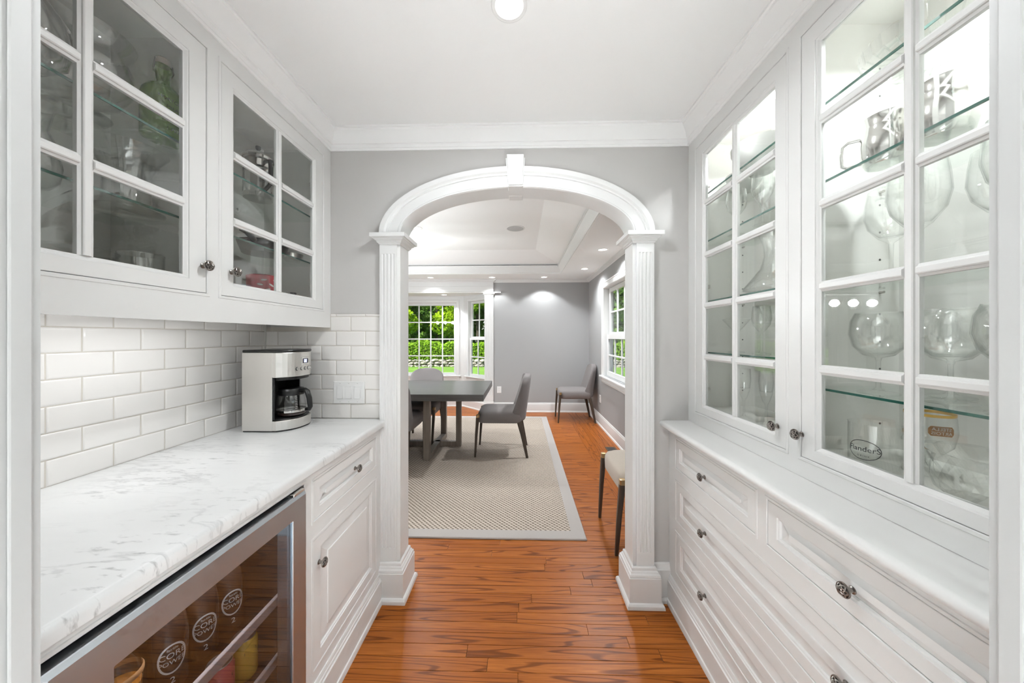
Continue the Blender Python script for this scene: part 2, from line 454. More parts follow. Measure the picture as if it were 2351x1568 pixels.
M['screen'] = plain('lit_display', (0.1, 0.1, 0.2), 0.3, emit=(0.50, 0.55, 1.0), estr=0.9)
M['ink'] = plain('dark_ink', (0.03, 0.03, 0.035), 0.5)
M['white'] = plain('white_print', (0.8, 0.79, 0.76), 0.5)
M['ceramic'] = plain('white_ceramic', (0.78, 0.77, 0.75), 0.15, coat=0.4)
M['red'] = plain('red_tin', (0.42, 0.03, 0.04), 0.35)
M['gold'] = plain('gold_print', (0.75, 0.47, 0.10), 0.3, metal=0.6)
M['bronze'] = plain('brass_leg_cap', (0.50, 0.36, 0.19), 0.32, metal=1.0)
M['tan'] = plain('copper_label', (0.50, 0.26, 0.11), 0.4)
M['sisal'] = sisal_mat()
M['binding'] = fabric('taupe_rug_binding', (0.44, 0.405, 0.38), 500, 0.2)
M['fabric'] = fabric('grey_chair_fabric', (0.22, 0.20, 0.196), sheen=0.1)
M['cream'] = fabric('oatmeal_chair_fabric', (0.55, 0.48, 0.40), 700, 0.35)
M['leg'] = grain_mat('walnut_leg', (0.050, 0.036, 0.026), (0.085, 0.062, 0.045), 2, 0.4)
M['tabletop'] = grain_mat('weathered_grey_oak', (0.07, 0.067, 0.062), (0.105, 0.10, 0.094), 0, 0.34)
M['tablebase'] = grain_mat('taupe_oak', (0.20, 0.165, 0.135), (0.29, 0.245, 0.205), 2, 0.5)
M['emit'] = plain('lamp_face', (1, 1, 1), 0.5, emit=(1.0, 0.95, 0.88), estr=6.0)
M['emit2'] = plain('lamp_face_soft', (1, 1, 1), 0.5, emit=(1.0, 0.93, 0.84), estr=1.6)
M['baffle'] = plain('white_baffle', (0.75, 0.74, 0.72), 0.5)
M['grille'] = plain('speaker_grille', (0.50, 0.50, 0.50), 0.7)
M['lawn'] = noisy('lawn_grass', (0.10, 0.22, 0.02), (0.17, 0.33, 0.035), 1.2, 0.9)
M['stone'] = noisy('field_stone', (0.16, 0.15, 0.13), (0.42, 0.40, 0.36), 4.0, 0.9, 0.4)
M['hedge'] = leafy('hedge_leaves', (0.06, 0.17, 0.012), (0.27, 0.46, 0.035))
M['leafb'] = leafy('maple_leaves', (0.07, 0.20, 0.01), (0.36, 0.52, 0.02), 0.45)
M['leafd'] = leafy('wood_leaves', (0.03, 0.09, 0.015), (0.16, 0.30, 0.05), 0.35)
M['bark'] = noisy('grey_bark', (0.03, 0.025, 0.02), (0.10, 0.085, 0.07), 6.0, 0.95)
M['canb'] = plain('brown_bottle', (0.045, 0.026, 0.02), 0.25)
M['canr'] = plain('pink_can', (0.60, 0.10, 0.12), 0.25)
M['cany'] = plain('yellow_can', (0.70, 0.47, 0.06), 0.25)
M['shelftrim'] = plain('shelf_trim', (0.62, 0.52, 0.50), 0.4)
M['siding'] = plain('white_siding', (0.7, 0.7, 0.7), 0.8)
# ================================================================ THE SETTING
XL, XU, XB, XE = -1.3488, -1.0009, -0.72, -0.698        # left: tile face, upper face, base face, counter edge
XRW, XRU, XRB, XRE = 1.185, 0.8625, 0.7644, 0.7152      # right: wall, upper face, base face, counter edge
YN, D, YD = 0.425, 1.70, 1.76                            # near wall, arch wall (pantry side / dining side)
ZC, ZT = 2.424, 0.92                                     # pantry ceiling, counter top
XD0, XD1, YF, ZS = -4.3, 1.224, 5.87, 2.37               # dining room, soffit height
ACX, AA, AB, ASP = -0.025, 0.595, 0.234, 1.8755          # arch centre, half width, rise, spring height

def structure(name, mb, m, label, cat, parent=None, **kw):
    o = mb.build(name, m, parent, **kw)
    if parent is None: tag(o, label, cat, kind='structure')
    return o

# ---- floor: slab, one object per board where boards can be told apart, the far boards joined
floor = structure('floor', MB().box(-4.6, 3.2, -4.2, 6.7, -0.12, -0.008), M['oak'], 'red oak strip floor running through the pantry and dining room', 'floor')
def plank_mesh(name, x0, x1, y0, y1, rnd, dirn, mb=None):
    g = 0.0007
    b = MB()
    b.rects([(x0 + g, x1 - g, y0 + g, y1 - g, -0.007), (x0 + g, x1 - g, y0 + g, y1 - g, -0.0008), (x0 + g + .0008, x1 - g - .0008, y0 + g + .0008, y1 - g - .0008, 0.0)], cap0=True, cap1=True)
    if mb is not None:
        k = len(mb.v); mb.v += b.v; mb.f += [tuple(i + k for i in f) for f in b.f]; mb.attr += [(rnd, dirn)] * len(b.v); return
    me = b.mesh(name); put_attr(me, [(rnd, dirn)] * len(b.v)); return me
def put_attr(me, vals):
    a = me.attributes.new('rnd', 'FLOAT', 'POINT'); c_ = me.attributes.new('dirn', 'FLOAT', 'POINT')
    a.data.foreach_set('value', [v[0] for v in vals]); c_.data.foreach_set('value', [float(v[1]) for v in vals])
PW = 0.0574
rowsY = [0.28 + PW * i for i in range(200)]
rng = random.Random(3)
far = MB()
for i, y in enumerate(rowsY):
    if y > 6.4: break
    near = y < 2.50
    x_end = 0.80
    x = -0.92 - rng.random() * 0.7 if near else -4.3
    while x < x_end:
        w = rng.uniform(0.55, 1.7)
        x2 = min(x + w, x_end)
        if x_end - x2 < 0.12: x2 = x_end
        r_ = rng.random()
        if near:
            a = max(x, -0.92)
            if x2 > a + 0.02: link('plank', plank_mesh('plank', a, x2, y, y + PW, r_, 0), M['oak'], floor)
        else:
            plank_mesh('', x, x2, y, y + PW, r_, 0, far)
        x = x2
# border boards along the dining room's right wall
for j in range(7):
    y = 1.78
    while y < YF:
        y2 = min(y + rng.uniform(0.5, 1.3), YF)
        plank_mesh('', 0.80 + 0.0605 * j, 0.80 + 0.0605 * (j + 1), y, y2, rng.random() * 0.5 if j not in (0, 2) else 0.0, 1, far)
        y = y2
me = far.mesh('far_boards'); put_attr(me, far.attr)
tag(link('far_boards', me, M['oak'], floor), kind='stuff')

# ---- walls of the pantry
wall_left = structure('wall_left', MB().box(-1.50, XL - 0.006, 0.29, D + 0.06, 0, ZC), M['grey'], 'pantry wall behind the marble counter with white subway tiles', 'wall')
structure('wall_right', MB().box(XRW, 1.30, 0.29, D + 0.06, 0, ZC), M['grey'], 'pantry wall behind the lit glass cabinets', 'wall')
b = MB()
b.box(-3.0, -0.648, 0.29, YN, 0, ZC); b.box(0.588, 3.0, 0.29, YN, 0, ZC); b.box(-0.648, 0.588, 0.29, YN, 2.12, ZC)
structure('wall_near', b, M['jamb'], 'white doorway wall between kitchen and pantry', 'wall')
b = MB()
for sx, xe in ((-0.648, 1), (0.588, -1)):
    b.box(min(sx, sx + xe * 0.004), max(sx, sx + xe * 0.004), 0.395, 0.416, 0, 2.12)
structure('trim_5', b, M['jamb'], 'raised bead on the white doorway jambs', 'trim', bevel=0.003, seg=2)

# arch wall (a curved opening cut through it)
def ell(t, s=0.0): return (ACX + (AA + s) * math.cos(t), ASP + (AB + s) * math.sin(t))
NA = 40
def arch_wall(name, m, label, x0, x1, y0, y1, ztop):
    b = MB()
    lx, rx = ACX - AA - .02, ACX + AA + .02
    b.box(x0, lx, y0, y1, 0, ztop); b.box(rx, x1, y0, y1, 0, ztop)
    pts = [ell(PI - PI * k / NA, .02) for k in range(NA + 1)]
    for (xa, za), (xb, zb) in zip(pts[:-1], pts[1:]):
        b.hexa([(xa, y0, za), (xb, y0, zb), (xb, y1, zb), (xa, y1, za), (xa, y0, ztop), (xb, y0, ztop), (xb, y1, ztop), (xa, y1, ztop)])
    return structure(name, b, m, label, 'wall')
wall_arch = arch_wall('wall_arch', M['grey'], 'warm grey pantry wall pierced by the white arched opening', -1.50, 1.30, D, D + 0.03, ZC)
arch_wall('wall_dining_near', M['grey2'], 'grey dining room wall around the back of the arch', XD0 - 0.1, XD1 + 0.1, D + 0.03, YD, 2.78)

structure('ceiling', MB().box(-3.1, 3.1, -4.1, YD - 0.04, ZC, ZC + 0.05), M['ceil'], 'smooth white pantry ceiling', 'ceiling')

# crown moulding round the pantry
crown = [(0, 2.3275), (.006, 2.3275), (.009, 2.332), (.009, 2.337), (.006, 2.341), (.010, 2.347), (.012, 2.356), (.017, 2.358), (.020, 2.366), (.027, 2.379), (.038, 2.392), (.050, 2.402), (.055, 2.405), (.057, 2.413), (.064, 2.415), (.064, ZC), (0, ZC)]
structure('trim_1', MB().sweep([(XU, YN), (XU, D), (XRU, D), (XRU, YN)], crown), M['ceil'], 'white crown moulding around the pantry ceiling', 'trim', smooth=0.6)

# ---- subway tiles
tile_cache = {}
def tile_mesh(w, h):
    k = (round(w, 4), round(h, 4))
    if k not in tile_cache:
        b = MB()
        b.rects([(0, w, 0, h, -0.006), (0, w, 0, h, -0.0022), (.0022, w - .0022, .0022, h - .0022, -0.0005), (.006, w - .006, .006, h - .006, 0)], cap1=True)
        tile_cache[k] = b.mesh('tile', smooth=0.7)
        tile_cache[k].materials.append(M['tile'])
    return tile_cache[k]
TG = 0.0016
trng = random.Random(5)
def tiles_on(wall, mat4, u_min, u_max, joints, rows, skip=None):
    for (z0, z1, kind) in rows:
        js = sorted(set([u_min, u_max] + [j for j in joints[kind] if u_min + .008 < j < u_max - .008]))
        for u0, u1 in zip(js[:-1], js[1:]):
            if skip and skip(u0, u1, z0, z1): continue
            o = link('tile', tile_mesh(u1 - u0 - 2 * TG, z1 - z0 - 2 * TG), None, wall)
            tilt = Matrix.Rotation(trng.uniform(-.004, .004), 4, 'X') @ Matrix.Rotation(trng.uniform(-.004, .004), 4, 'Y')
            o.matrix_local = mat4(u0 + TG, z0 + TG) @ tilt
TH = 0.0765
zr = [ZT + TH * i for i in range(8)]
A = [0.8951 + .1562 * k for k in range(-4, 6)]
B = [0.9732 + .1562 * k for k in range(-4, 6)]
def m_left(u, z):   # local x->Y, y->Z, z->+X
    return Matrix(((0, 0, 1, XL), (1, 0, 0, u), (0, 1, 0, z), (0, 0, 0, 1)))
def m_back(u, z):   # local x->X, y->Z, z->-Y
    return Matrix(((1, 0, 0, u), (0, 0, -1, D - 0.006), (0, 1, 0, z), (0, 0, 0, 1)))
tiles_on(wall_left, m_left, YN + .002, D - .0045, {0: A, 1: B}, [(zr[i], zr[i + 1], i % 2) for i in range(7)])
P_ = [-1.2815 + .1558 * k for k in range(6)]
Q_ = [-1.2036 + .1558 * k for k in range(6)]
tiles_on(wall_arch, m_back, XL + .001, -0.7247, {0: Q_, 1: P_}, [(zr[i], zr[i + 1], i % 2) for i in range(6)])
tiles_on(wall_arch, m_back, XU + .001, -0.7247, {0: Q_, 1: P_}, [(zr[6], zr[7], 0)])
tiles_on(wall_arch, m_back, XU + .001, -0.7247, {0: P_, 1: P_}, [(zr[7], zr[7] + .0145, 0)])
bbox('grout', M['grout'], wall_left, XL - .006, XL - .0025, YN, D, ZT, 1.43)
bbox('grout', M['grout'], wall_arch, XL, -0.7247, D - .0035, D, ZT, 1.40)
bbox('grout', M['grout'], wall_arch, XU, -0.7247, D - .0035, D, 1.40, zr[7] + .014)

bbox('caulk', M['tile'], wall_left, XL - .004, XL + .002, D - .0085, D - .003, ZT, 1.43)

# ---- arched opening: archivolt, keystone, jambs, fluted pilasters, capitals, plinths
arch = thing('trim_2', 'white arched casing with keystone and fluted pilasters between pantry and dining room', 'archway', (ACX, D, 0), kind='structure', world=True)
def W(o): return o
yf0, yb0 = 1.665, 1.795
prof = [(0, yb0 - .005), (0, yf0 + .003), (.004, yf0 - .004), (.010, yf0 - .004), (.012, yf0 + .006), (.016, yf0 + .003), (.062, yf0 + .003), (.064, yf0 - .003), (.072, yf0 - .004), (.080, yf0 - .012), (.090, yf0 - .014), (.104, yf0 - .014), (.105, yf0 - .010), (.105, D + .001)]
b = MB()
ids = []
for k in range(NA + 1):
    t = PI - PI * k / NA
    ids.append([b.pt((ell(t, s)[0], y, ell(t, s)[1])) for s, y in prof])
for a_, c_ in zip(ids[:-1], ids[1:]):
    for k in range(len(prof) - 1): b.face(a_[k], a_[k + 1], c_[k + 1], c_[k])
W(b.build('archivolt', M['trim'], arch, smooth=0.5))
b = MB(); ids = []
prof2 = [(0, yb0 - .005), (.0, yb0), (.095, yb0), (.105, yb0 - .008), (.105, YD)]
for k in range(NA + 1):
    t = PI - PI * k / NA
    ids.append([b.pt((ell(t, s)[0], y, ell(t, s)[1])) for s, y in prof2])
for a_, c_ in zip(ids[:-1], ids[1:]):
    for k in range(len(prof2) - 1): b.face(a_[k], a_[k + 1], c_[k + 1], c_[k])
W(b.build('back_archivolt', M['trim'], arch, smooth=0.5))
def keystone(y0, y1, sgn):
    b = MB()
    zt, zb = 2.267, 2.113
    def slab(w0, w1, za, zb_, ya, yb):
        b.hexa([(ACX - w0, ya, zb_), (ACX + w0, ya, zb_), (ACX + w0, yb, zb_), (ACX - w0, yb, zb_), (ACX - w1, ya, za), (ACX + w1, ya, za), (ACX + w1, yb, za), (ACX - w1, yb, za)])
    slab(.0375, .050, zt - .012, zb + .002, y0, y0 + sgn * .05)
    slab(.0345, .043, zt, zb, y0 + sgn * .05, y0 + sgn * .062)
    slab(.0375, .0375, zb + .006, zb - .006, y0, y0 + sgn * .056)
    W(b.build('keystone', M['trim'], arch, bevel=.002))
keystone(D, 0, -1); keystone(YD, 0, 1)
b = MB()
for sgn in (-1, 1):
    xin = ACX + sgn * AA
    # jamb lining
    W(MB().box(min(xin, xin + sgn * .03), max(xin, xin + sgn * .03), yf0 + .008, yb0, 0, ASP).build('jamb_lining', M['trim'], arch))
    xo, xi = ACX + sgn * (AA + .105), ACX + sgn * (AA + .0165)
    # fluted pilaster: grooved shaft between plain ends
    b = MB()
    n_f, w = 4, abs(xo - xi)
    xs = []
    fw = w / (n_f + 0.9)
    for k in range(n_f):
        c0 = -w / 2 + fw * (k + .95)
        for q in range(7):
            a = PI * q / 6
            xs.append((c0 - .0052 * math.cos(a), .0042 * math.sin(a)))
    xm = (xo + xi) / 2
    poly = [(xm - w / 2, D)] + [(xm - w / 2, yf0)] + [(xm + x, yf0 + d_) for x, d_ in xs] + [(xm + w / 2, yf0), (xm + w / 2, D)]
    b.prism(poly, 2, 0.262, 1.777)
    b.box(min(xo, xi), max(xo, xi), yf0, D, 0, .262); b.box(min(xo, xi), max(xo, xi), yf0, D, 1.777, ASP)
    W(b.build('pilaster', M['trim'], arch))
    W(MB().box(min(xo, xin + sgn * .031), max(xo, xin + sgn * .031), YD, yb0, 0, ASP).build('back_pilaster', M['trim'], arch, bevel=.002))
    path = [(xo, D), (xo, yf0), (xin, yf0), (xin, yb0), (xo, yb0), (xo, YD)]
    cap = [(0, 1.824), (.004, 1.824), (.005, 1.830), (.010, 1.833), (.013, 1.842), (.022, 1.848), (.024, 1.853), (.031, 1.855), (.031, 1.857), (.037, 1.857), (.037, ASP + .001), (0, ASP + .001)]
    W(MB().sweep(path, cap, side=1 if sgn < 0 else -1).build('capital', M['trim'], arch))
    pl = [(0, .193), (.005, .193), (.009, .188), (.010, .176), (.014, .172), (.016, .166), (.022, .160), (.024, .150), (.022, .147), (.026, .145), (.026, .026), (.032, .024), (.038, .016), (.040, .006), (.040, 0), (0, 0)]
    W(MB().sweep(path, pl, side=1 if sgn < 0 else -1).build('plinth', M['trim'], arch, smooth=.4))
# baseboard between the right pilaster and the built-in
wb_prof = [(0, .193), (.005, .193), (.009, .186), (.010, .176), (.013, .170), (.014, .164), (.018, .160), (.018, .026), (.024, .024), (.030, .014), (.031, 0), (0, 0)]
structure('baseboard_arch', MB().sweep([(0.672, D), (XRB + .02, D)], wb_prof), M['trim'], 'short white baseboard beside the fluted pilaster', 'baseboard', smooth=.4)

# ---- dining room shell
b = MB(); b.box(XD1, XD1 + .14, YD - .06, 3.705, 0, 2.78); b.box(XD1, XD1 + .14, 4.815, YF + .1, 0, 2.78); b.box(XD1, XD1 + .14, 3.705, 4.815, 0, 0.765); b.box(XD1, XD1 + .14, 3.705, 4.815, 2.065, 2.78)
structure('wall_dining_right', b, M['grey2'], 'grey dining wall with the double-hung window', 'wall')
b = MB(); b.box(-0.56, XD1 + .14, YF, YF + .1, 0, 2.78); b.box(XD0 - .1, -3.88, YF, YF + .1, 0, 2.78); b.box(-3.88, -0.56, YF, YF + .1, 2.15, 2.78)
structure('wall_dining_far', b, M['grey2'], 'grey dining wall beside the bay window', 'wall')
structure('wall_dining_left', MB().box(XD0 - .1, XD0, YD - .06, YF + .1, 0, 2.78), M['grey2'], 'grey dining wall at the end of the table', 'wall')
# tray ceiling
tx0, tx1, ty0, ty1 = -3.73, 0.658, 2.30, 5.31
b = MB(); b.rects([(XD0 - .05, XD1 + .05, YD - .02, YF + .05, ZS), (tx0, tx1, ty0, ty1, ZS), (tx0, tx1, ty0, ty1, 2.50), (tx0 + .43, tx1 - .43, ty0 + .43, ty1 - .43, 2.65)], cap1=True)
structure('ceiling_dining', b, M['ceil'], 'white tray ceiling with sloped sides over the dining table', 'ceiling')
tp = [(0, 2.372), (.010, 2.372), (.012, 2.386), (.008, 2.391), (.014, 2.400), (.018, 2.408), (.040, 2.440), (.056, 2.478), (.062, 2.480), (.062, 2.494), (.050, 2.494), (.050, 2.470), (0, 2.430)]
structure('trim_3', MB().sweep([(tx0, ty0), (tx0, ty1), (tx1, ty1), (tx1, ty0)], tp, closed=True), M['trim'], 'white crown moulding round the dining tray ceiling', 'trim', smooth=.5)
dc = [(0, 2.322), (.006, 2.322), (.008, 2.330), (.014, 2.336), (.030, 2.350), (.046, 2.358), (.048, 2.364), (.052, 2.365), (.052, ZS), (0, ZS)]
structure('trim_4', MB().sweep([(XD0, YD), (XD0, YF - .05), (-0.483, YF - .05), (-0.483, YF), (XD1, YF), (XD1, YD)], dc), M['trim'], 'white crown moulding along the dining walls', 'trim', smooth=.5)
db = [(0, .167), (.005, .167), (.009, .160), (.010, .150), (.013, .145), (.015, .138), (.015, .024), (.022, .022), (.027, .012), (.028, 0), (0, 0)]
structure('baseboard_right', MB().sweep([(-0.483, YF), (XD1, YF), (XD1, YD)], db), M['trim'], 'white baseboard along the grey dining walls', 'baseboard', smooth=.4)
# unseen slab added above the rooms to keep sun from leaking in
structure('roof', MB().box(-4.9, 3.4, -4.4, 6.75, 2.80, 2.95), M['siding'], 'unseen slab added above the rooms to block the sun', 'roof')

# ---- bay: header, fluted pier, side walls, ceiling
bay = thing('trim_6', 'white bay opening with beam and fluted pier', 'bay', (-2.22, YF, 0), kind='structure', world=True)
b = MB(); b.box(-3.96, -0.483, YF - .05, YF, 2.153, ZS); b.box(-3.97, -0.475, YF - .06, YF - .05, 2.250, 2.262)
W(b.build('beam', M['trim'], bay, bevel=.002))
for sx in (-0.5615, -3.8785):
    w = .157
    poly = [(sx - w / 2, YF), (sx - w / 2, YF - .03)]
    for k in range(5):
        c0 = sx - .055 + .0275 * k
        for q in range(5):
            a = PI * q / 4; poly.append((c0 - .007 * math.cos(a), YF - .03 + .006 * math.sin(a)))
    poly += [(sx + w / 2, YF - .03), (sx + w / 2, YF)]
    b = MB().prism(poly, 2, .30, 1.98)
    b.box(sx - w / 2, sx + w / 2, YF - .03, YF, 0, .30); b.box(sx - w / 2, sx + w / 2, YF - .03, YF, 1.98, 2.153)
    W(b.build('pier', M['trim'], bay))
    q = [(sx - w / 2, YF), (sx - w / 2, YF - .03), (sx + w / 2, YF - .03), (sx + w / 2, YF)]
    W(MB().sweep(q, [(0, 2.09), (.006, 2.09), (.012, 2.105), (.022, 2.112), (.022, 2.13), (0, 2.13)], side=1).build('capital', M['trim'], bay))
    W(MB().sweep(q, [(0, .18), (.008, .18), (.012, .15), (.016, .145), (.016, 0), (0, 0)], side=1).build('plinth', M['trim'], bay))
YB = 6.32
structure('ceiling_bay', MB().box(-4.1, -0.35, YF - .045, 6.6, 2.135, 2.150), M['ceil'], 'small white ceiling of the window bay', 'ceiling')

def wall_with_hole(name, fn, u0, u1, v0, v1, h, depth, m, label):
    b = MB(fn); hu0, hu1, hv0, hv1 = h[0] - .015, h[1] + .015, h[2] - .015, h[3] + .015
    b.rects([(u0, u1, v0, v1, -depth), (u0, u1, v0, v1, 0), (hu0, hu1, hv0, hv1, 0), (hu0, hu1, hv0, hv1, -depth)], close=True)
    return structure(name, b, m, label, 'wall')

def window(name, fn, hole, sashes, label, casing=0.08, cproj=0.018, stool=True, depth=0.1):
    """hole (u0,u1,v0,v1); sashes: list of (u0,u1,v0,v1,n, cols, rows, stile)"""
    hu0, hu1, hv0, hv1 = hole
    o = thing(name, label, 'window', fn((hu0 + hu1) / 2, hv0, 0), kind='structure', world=True)
    b = MB(fn); c = casing
    if c:
        b.rects([(hu0 - c, hu1 + c, hv0 - c, hv1 + c, 0), (hu0 - c, hu1 + c, hv0 - c, hv1 + c, cproj), (hu0 - c + .016, hu1 + c - .016, hv0 - c + .016, hv1 + c - .016, cproj + .006), (hu0 - c + .02, hu1 + c - .02, hv0 - c + .02, hv1 + c - .02, cproj), (hu0 - .012, hu1 + .012, hv0 - .012, hv1 + .012, cproj), (hu0 - .004, hu1 + .004, hv0 - .004, hv1 + .004, cproj - .006), (hu0, hu1, hv0, hv1, 0), (hu0, hu1, hv0, hv1, -depth)])
        b.build('casing', M['trim'], o)
    if stool:
        MB(fn).box(hu0 - c - .03, hu1 + c + .03, hv0 - .022, hv0, -.02, .05).build('stool', M['trim'], o, bevel=.004, seg=2)
        MB(fn).box(hu0 - c, hu1 + c, hv0 - .10, hv0 - .022, 0, .016).build('apron', M['trim'], o, bevel=.003)
    for (u0, u1, v0, v1, n, cols, rows, st) in sashes:
        b = MB(fn)
        b.rects([(u0, u1, v0, v1, n - .03), (u0, u1, v0, v1, n), (u0 + st, u1 - st, v0 + st, v1 - st, n), (u0 + st + .004, u1 - st - .004, v0 + st + .004, v1 - st - .004, n - .01), (u0 + st + .004, u1 - st - .004, v0 + st + .004, v1 - st - .004, n - .03)], close=True)
        s = b.build('sash', M['trim'], o)
        g0, g1, k0, k1 = u0 + st, u1 - st, v0 + st, v1 - st
        mw = .011
        for k in range(1, cols):
            x = g0 + (g1 - g0) * k / cols
            MB(fn).box(x - mw, x + mw, k0, k1, n - .027, n - .006).build('muntin', M['trim'], s, bevel=.003)
        for k in range(1, rows):
            z = k0 + (k1 - k0) * k / rows
            MB(fn).box(g0, g1, z - mw, z + mw, n - .027, n - .007).build('muntin', M['trim'], s, bevel=.003)
        for i in range(cols):
            for j in range(rows):
                MB(fn).box(g0 + (g1 - g0) * i / cols, g0 + (g1 - g0) * (i + 1) / cols, k0 + (k1 - k0) * j / rows, k0 + (k1 - k0) * (j + 1) / rows, n - .019, n - .016).build('pane', M['pane'], s)
    return o
gx0, gx1 = -3.1494, -1.295
f1 = FMAP(YB)
wall_with_hole('wall_bay_centre', f1, -3.34, -1.10, 0, 2.15, (gx0 - .045, gx1 + .045, .60, 2.005), .12, M['trim'], 'white bay wall around the picture window')
window('window_1', f1, (gx0 - .045, gx1 + .045, .60, 2.005), [(gx0 - .045, gx1 + .045, .60, 2.005, -.04, 8, 4, .045)], 'wide white gridded picture window of the bay over the lawn', casing=.07, depth=.06)
def angmap(p0, p1, inward):
    p0, p1 = Vector(p0), Vector(p1); d = (p1 - p0).normalized(); n = Vector(inward).normalized()
    n = (n - d * n.dot(d)).normalized()
    return (lambda u, v, q: (p0.x + d.x * u + n.x * q, p0.y + d.y * u + n.y * q, v)), (p1 - p0).length
fa, la = angmap((-1.10, YB), (-0.56, YF + .01), (-1, -1))
wall_with_hole('wall_bay_right', fa, -.02, la + .02, 0, 2.15, (.14, .58, .60, 2.02), .12, M['trim'], 'slanted white bay wall next to the fluted pier')
SH = lambda u0, u1, n, c: [(u0, u1, .60, 1.33, n, c, 2, .038), (u0, u1, 1.31, 2.02, n - .032, c, 2, .038)]
window('window_2', fa, (.14, .58, .60, 2.02), SH(.14, .58, -.03, 2), 'narrow white double-hung window in the slanted bay wall by the pier', casing=.06, depth=.06)
fb, lb = angmap((-3.34, YB), (-3.88, YF + .01), (1, -1))
wall_with_hole('wall_bay_left', fb, -.02, lb + .02, 0, 2.15, (.14, .58, .60, 2.02), .12, M['trim'], 'slanted white bay wall at the far end of the table')
window('window_3', fb, (.14, .58, .60, 2.02), SH(.14, .58, -.03, 2), 'narrow white double-hung window in the slanted bay wall at the table end', casing=.06, depth=.06)
bp = [(-0.64, YF), (-1.10, YB), (-3.34, YB), (-3.80, YF)]
structure('baseboard_bay', MB().sweep(bp, db, side=-1), M['trim'], 'white baseboard under the bay windows', 'baseboard')
fr = RMAP(XD1)
window('window_4', fr, (3.72, 4.80, .78, 2.05), [(3.75, 4.77, .79, 1.385, -.03, 3, 2, .065), (3.75, 4.77, 1.355, 2.045, -.065, 3, 2, .055)], 'white double-hung window in the grey wall above the cream chair side', casing=.09, depth=.13)

# ---- kitchen shell behind the doorway
b = MB(); b.box(-3.1, -3.0, -4.1, .30, 0, ZC); b.box(-3.0, 3.0, -4.1, -4.0, 0, ZC)
b.box(3.0, 3.1, -4.1, -3.0, 0, ZC); b.box(3.0, 3.1, -.6, .30, 0, ZC); b.box(3.0, 3.1, -3.0, -.6, 0, .9); b.box(3.0, 3.1, -3.0, -.6, 2.1, ZC)
structure('floor_bounce', MB().box(-3.0, 3.0, -4.0, .28, -.007, .0), M['plate'], 'unseen pale floor added behind the doorway to bounce light', 'floor')  # unseen pale sheet over the oak slab, added to bounce neutral light
structure('wall_kitchen', b, M['trim'], 'light kitchen walls behind the doorway', 'wall')
# ================================================================ BUILT-INS
def make_knob_mesh():
    b = MB()
    b.lathe([(.0085, 0), (.0085, .002), (.0052, .004), (.0046, .012), (.0060, .016), (.0140, .0175), (.0165, .0195), (.0168, .0215), (.0150, .0225)], 20, cap0=True)
    k0 = len(b.v)
    b.lathe([(.0145, .0222), (.0125, .0255), (.0085, .0280), (.0035, .0292), (.0001, .0295)], 20)
    k1 = len(b.v)
    for k in range(6):                      # woven ribs on the dome
        a = 2 * PI * k / 6
        for s_ in (-1, 1):
            pts = []
            for q in range(6):
                r = .0145 - .0125 * q / 5; an = a + s_ * 1.5 * q / 5
                pts.append((r * math.cos(an), r * math.sin(an), .0235 + .0060 * (1 - (r / .0152) ** 2)))
            b.tube(pts, .0016, 5)
    b.tube([(.0152 * math.cos(2 * PI * k / 20), .0152 * math.sin(2 * PI * k / 20), .0225) for k in range(20)], .0014, 5, closed=True)
    me = b.mesh('knob', smooth=.7); me.materials.append(M['knob']); me.materials.append(M['knobdark'])
    for p in me.polygons: p.material_index = 1 if all(k0 <= i < k1 for i in p.vertices) else 0
    return me
KNOB = make_knob_mesh()
def knob(parent, fn, u, v, n=0.0):
    o = link('knob', KNOB, None, parent)
    p = Vector(fn(u, v, n)); z = (Vector(fn(u, v, n + 1)) - p).normalized(); y = Vector((0, 0, 1)); x = y.cross(z)
    o.matrix_local = Matrix(((x.x, y.x, z.x, p.x), (x.y, y.y, z.y, p.y), (x.z, y.z, z.z, p.z), (0, 0, 0, 1)))
    return o

def face_frame(parent, fn, u0, u1, v0, v1, holes, th=.02):
    """frame boards around rectangular holes arranged as given, with a bead round each hole"""
    b = MB(fn)
    us = sorted(set([u0, u1] + [h[0] for h in holes] + [h[1] for h in holes]))
    vs = sorted(set([v0, v1] + [h[2] for h in holes] + [h[3] for h in holes]))
    for ua, ub in zip(us[:-1], us[1:]):
        for va, vb in zip(vs[:-1], vs[1:]):
            cu, cv = (ua + ub) / 2, (va + vb) / 2
            if any(h[0] < cu < h[1] and h[2] < cv < h[3] for h in holes): continue
            b.box(ua, ub, va, vb, -th, 0)
    o = b.build('face_frame', M['cab'], parent)
    b = MB(fn)
    for (a, c, d, e) in holes:
        B_ = .010
        b.rects([(a - .0, c + .0, d - .0, e + .0, -.004), (a, c, d, e, .0005), (a + .0012, c - .0012, d + .0012, e - .0012, .0022), (a + B_ - .002, c - B_ + .002, d + B_ - .002, e - B_ + .002, .0022), (a + B_, c - B_, d + B_, e - B_, 0), (a + B_, c - B_, d + B_, e - B_, -th)])
    b.build('bead', M['cab'], o)
    return o

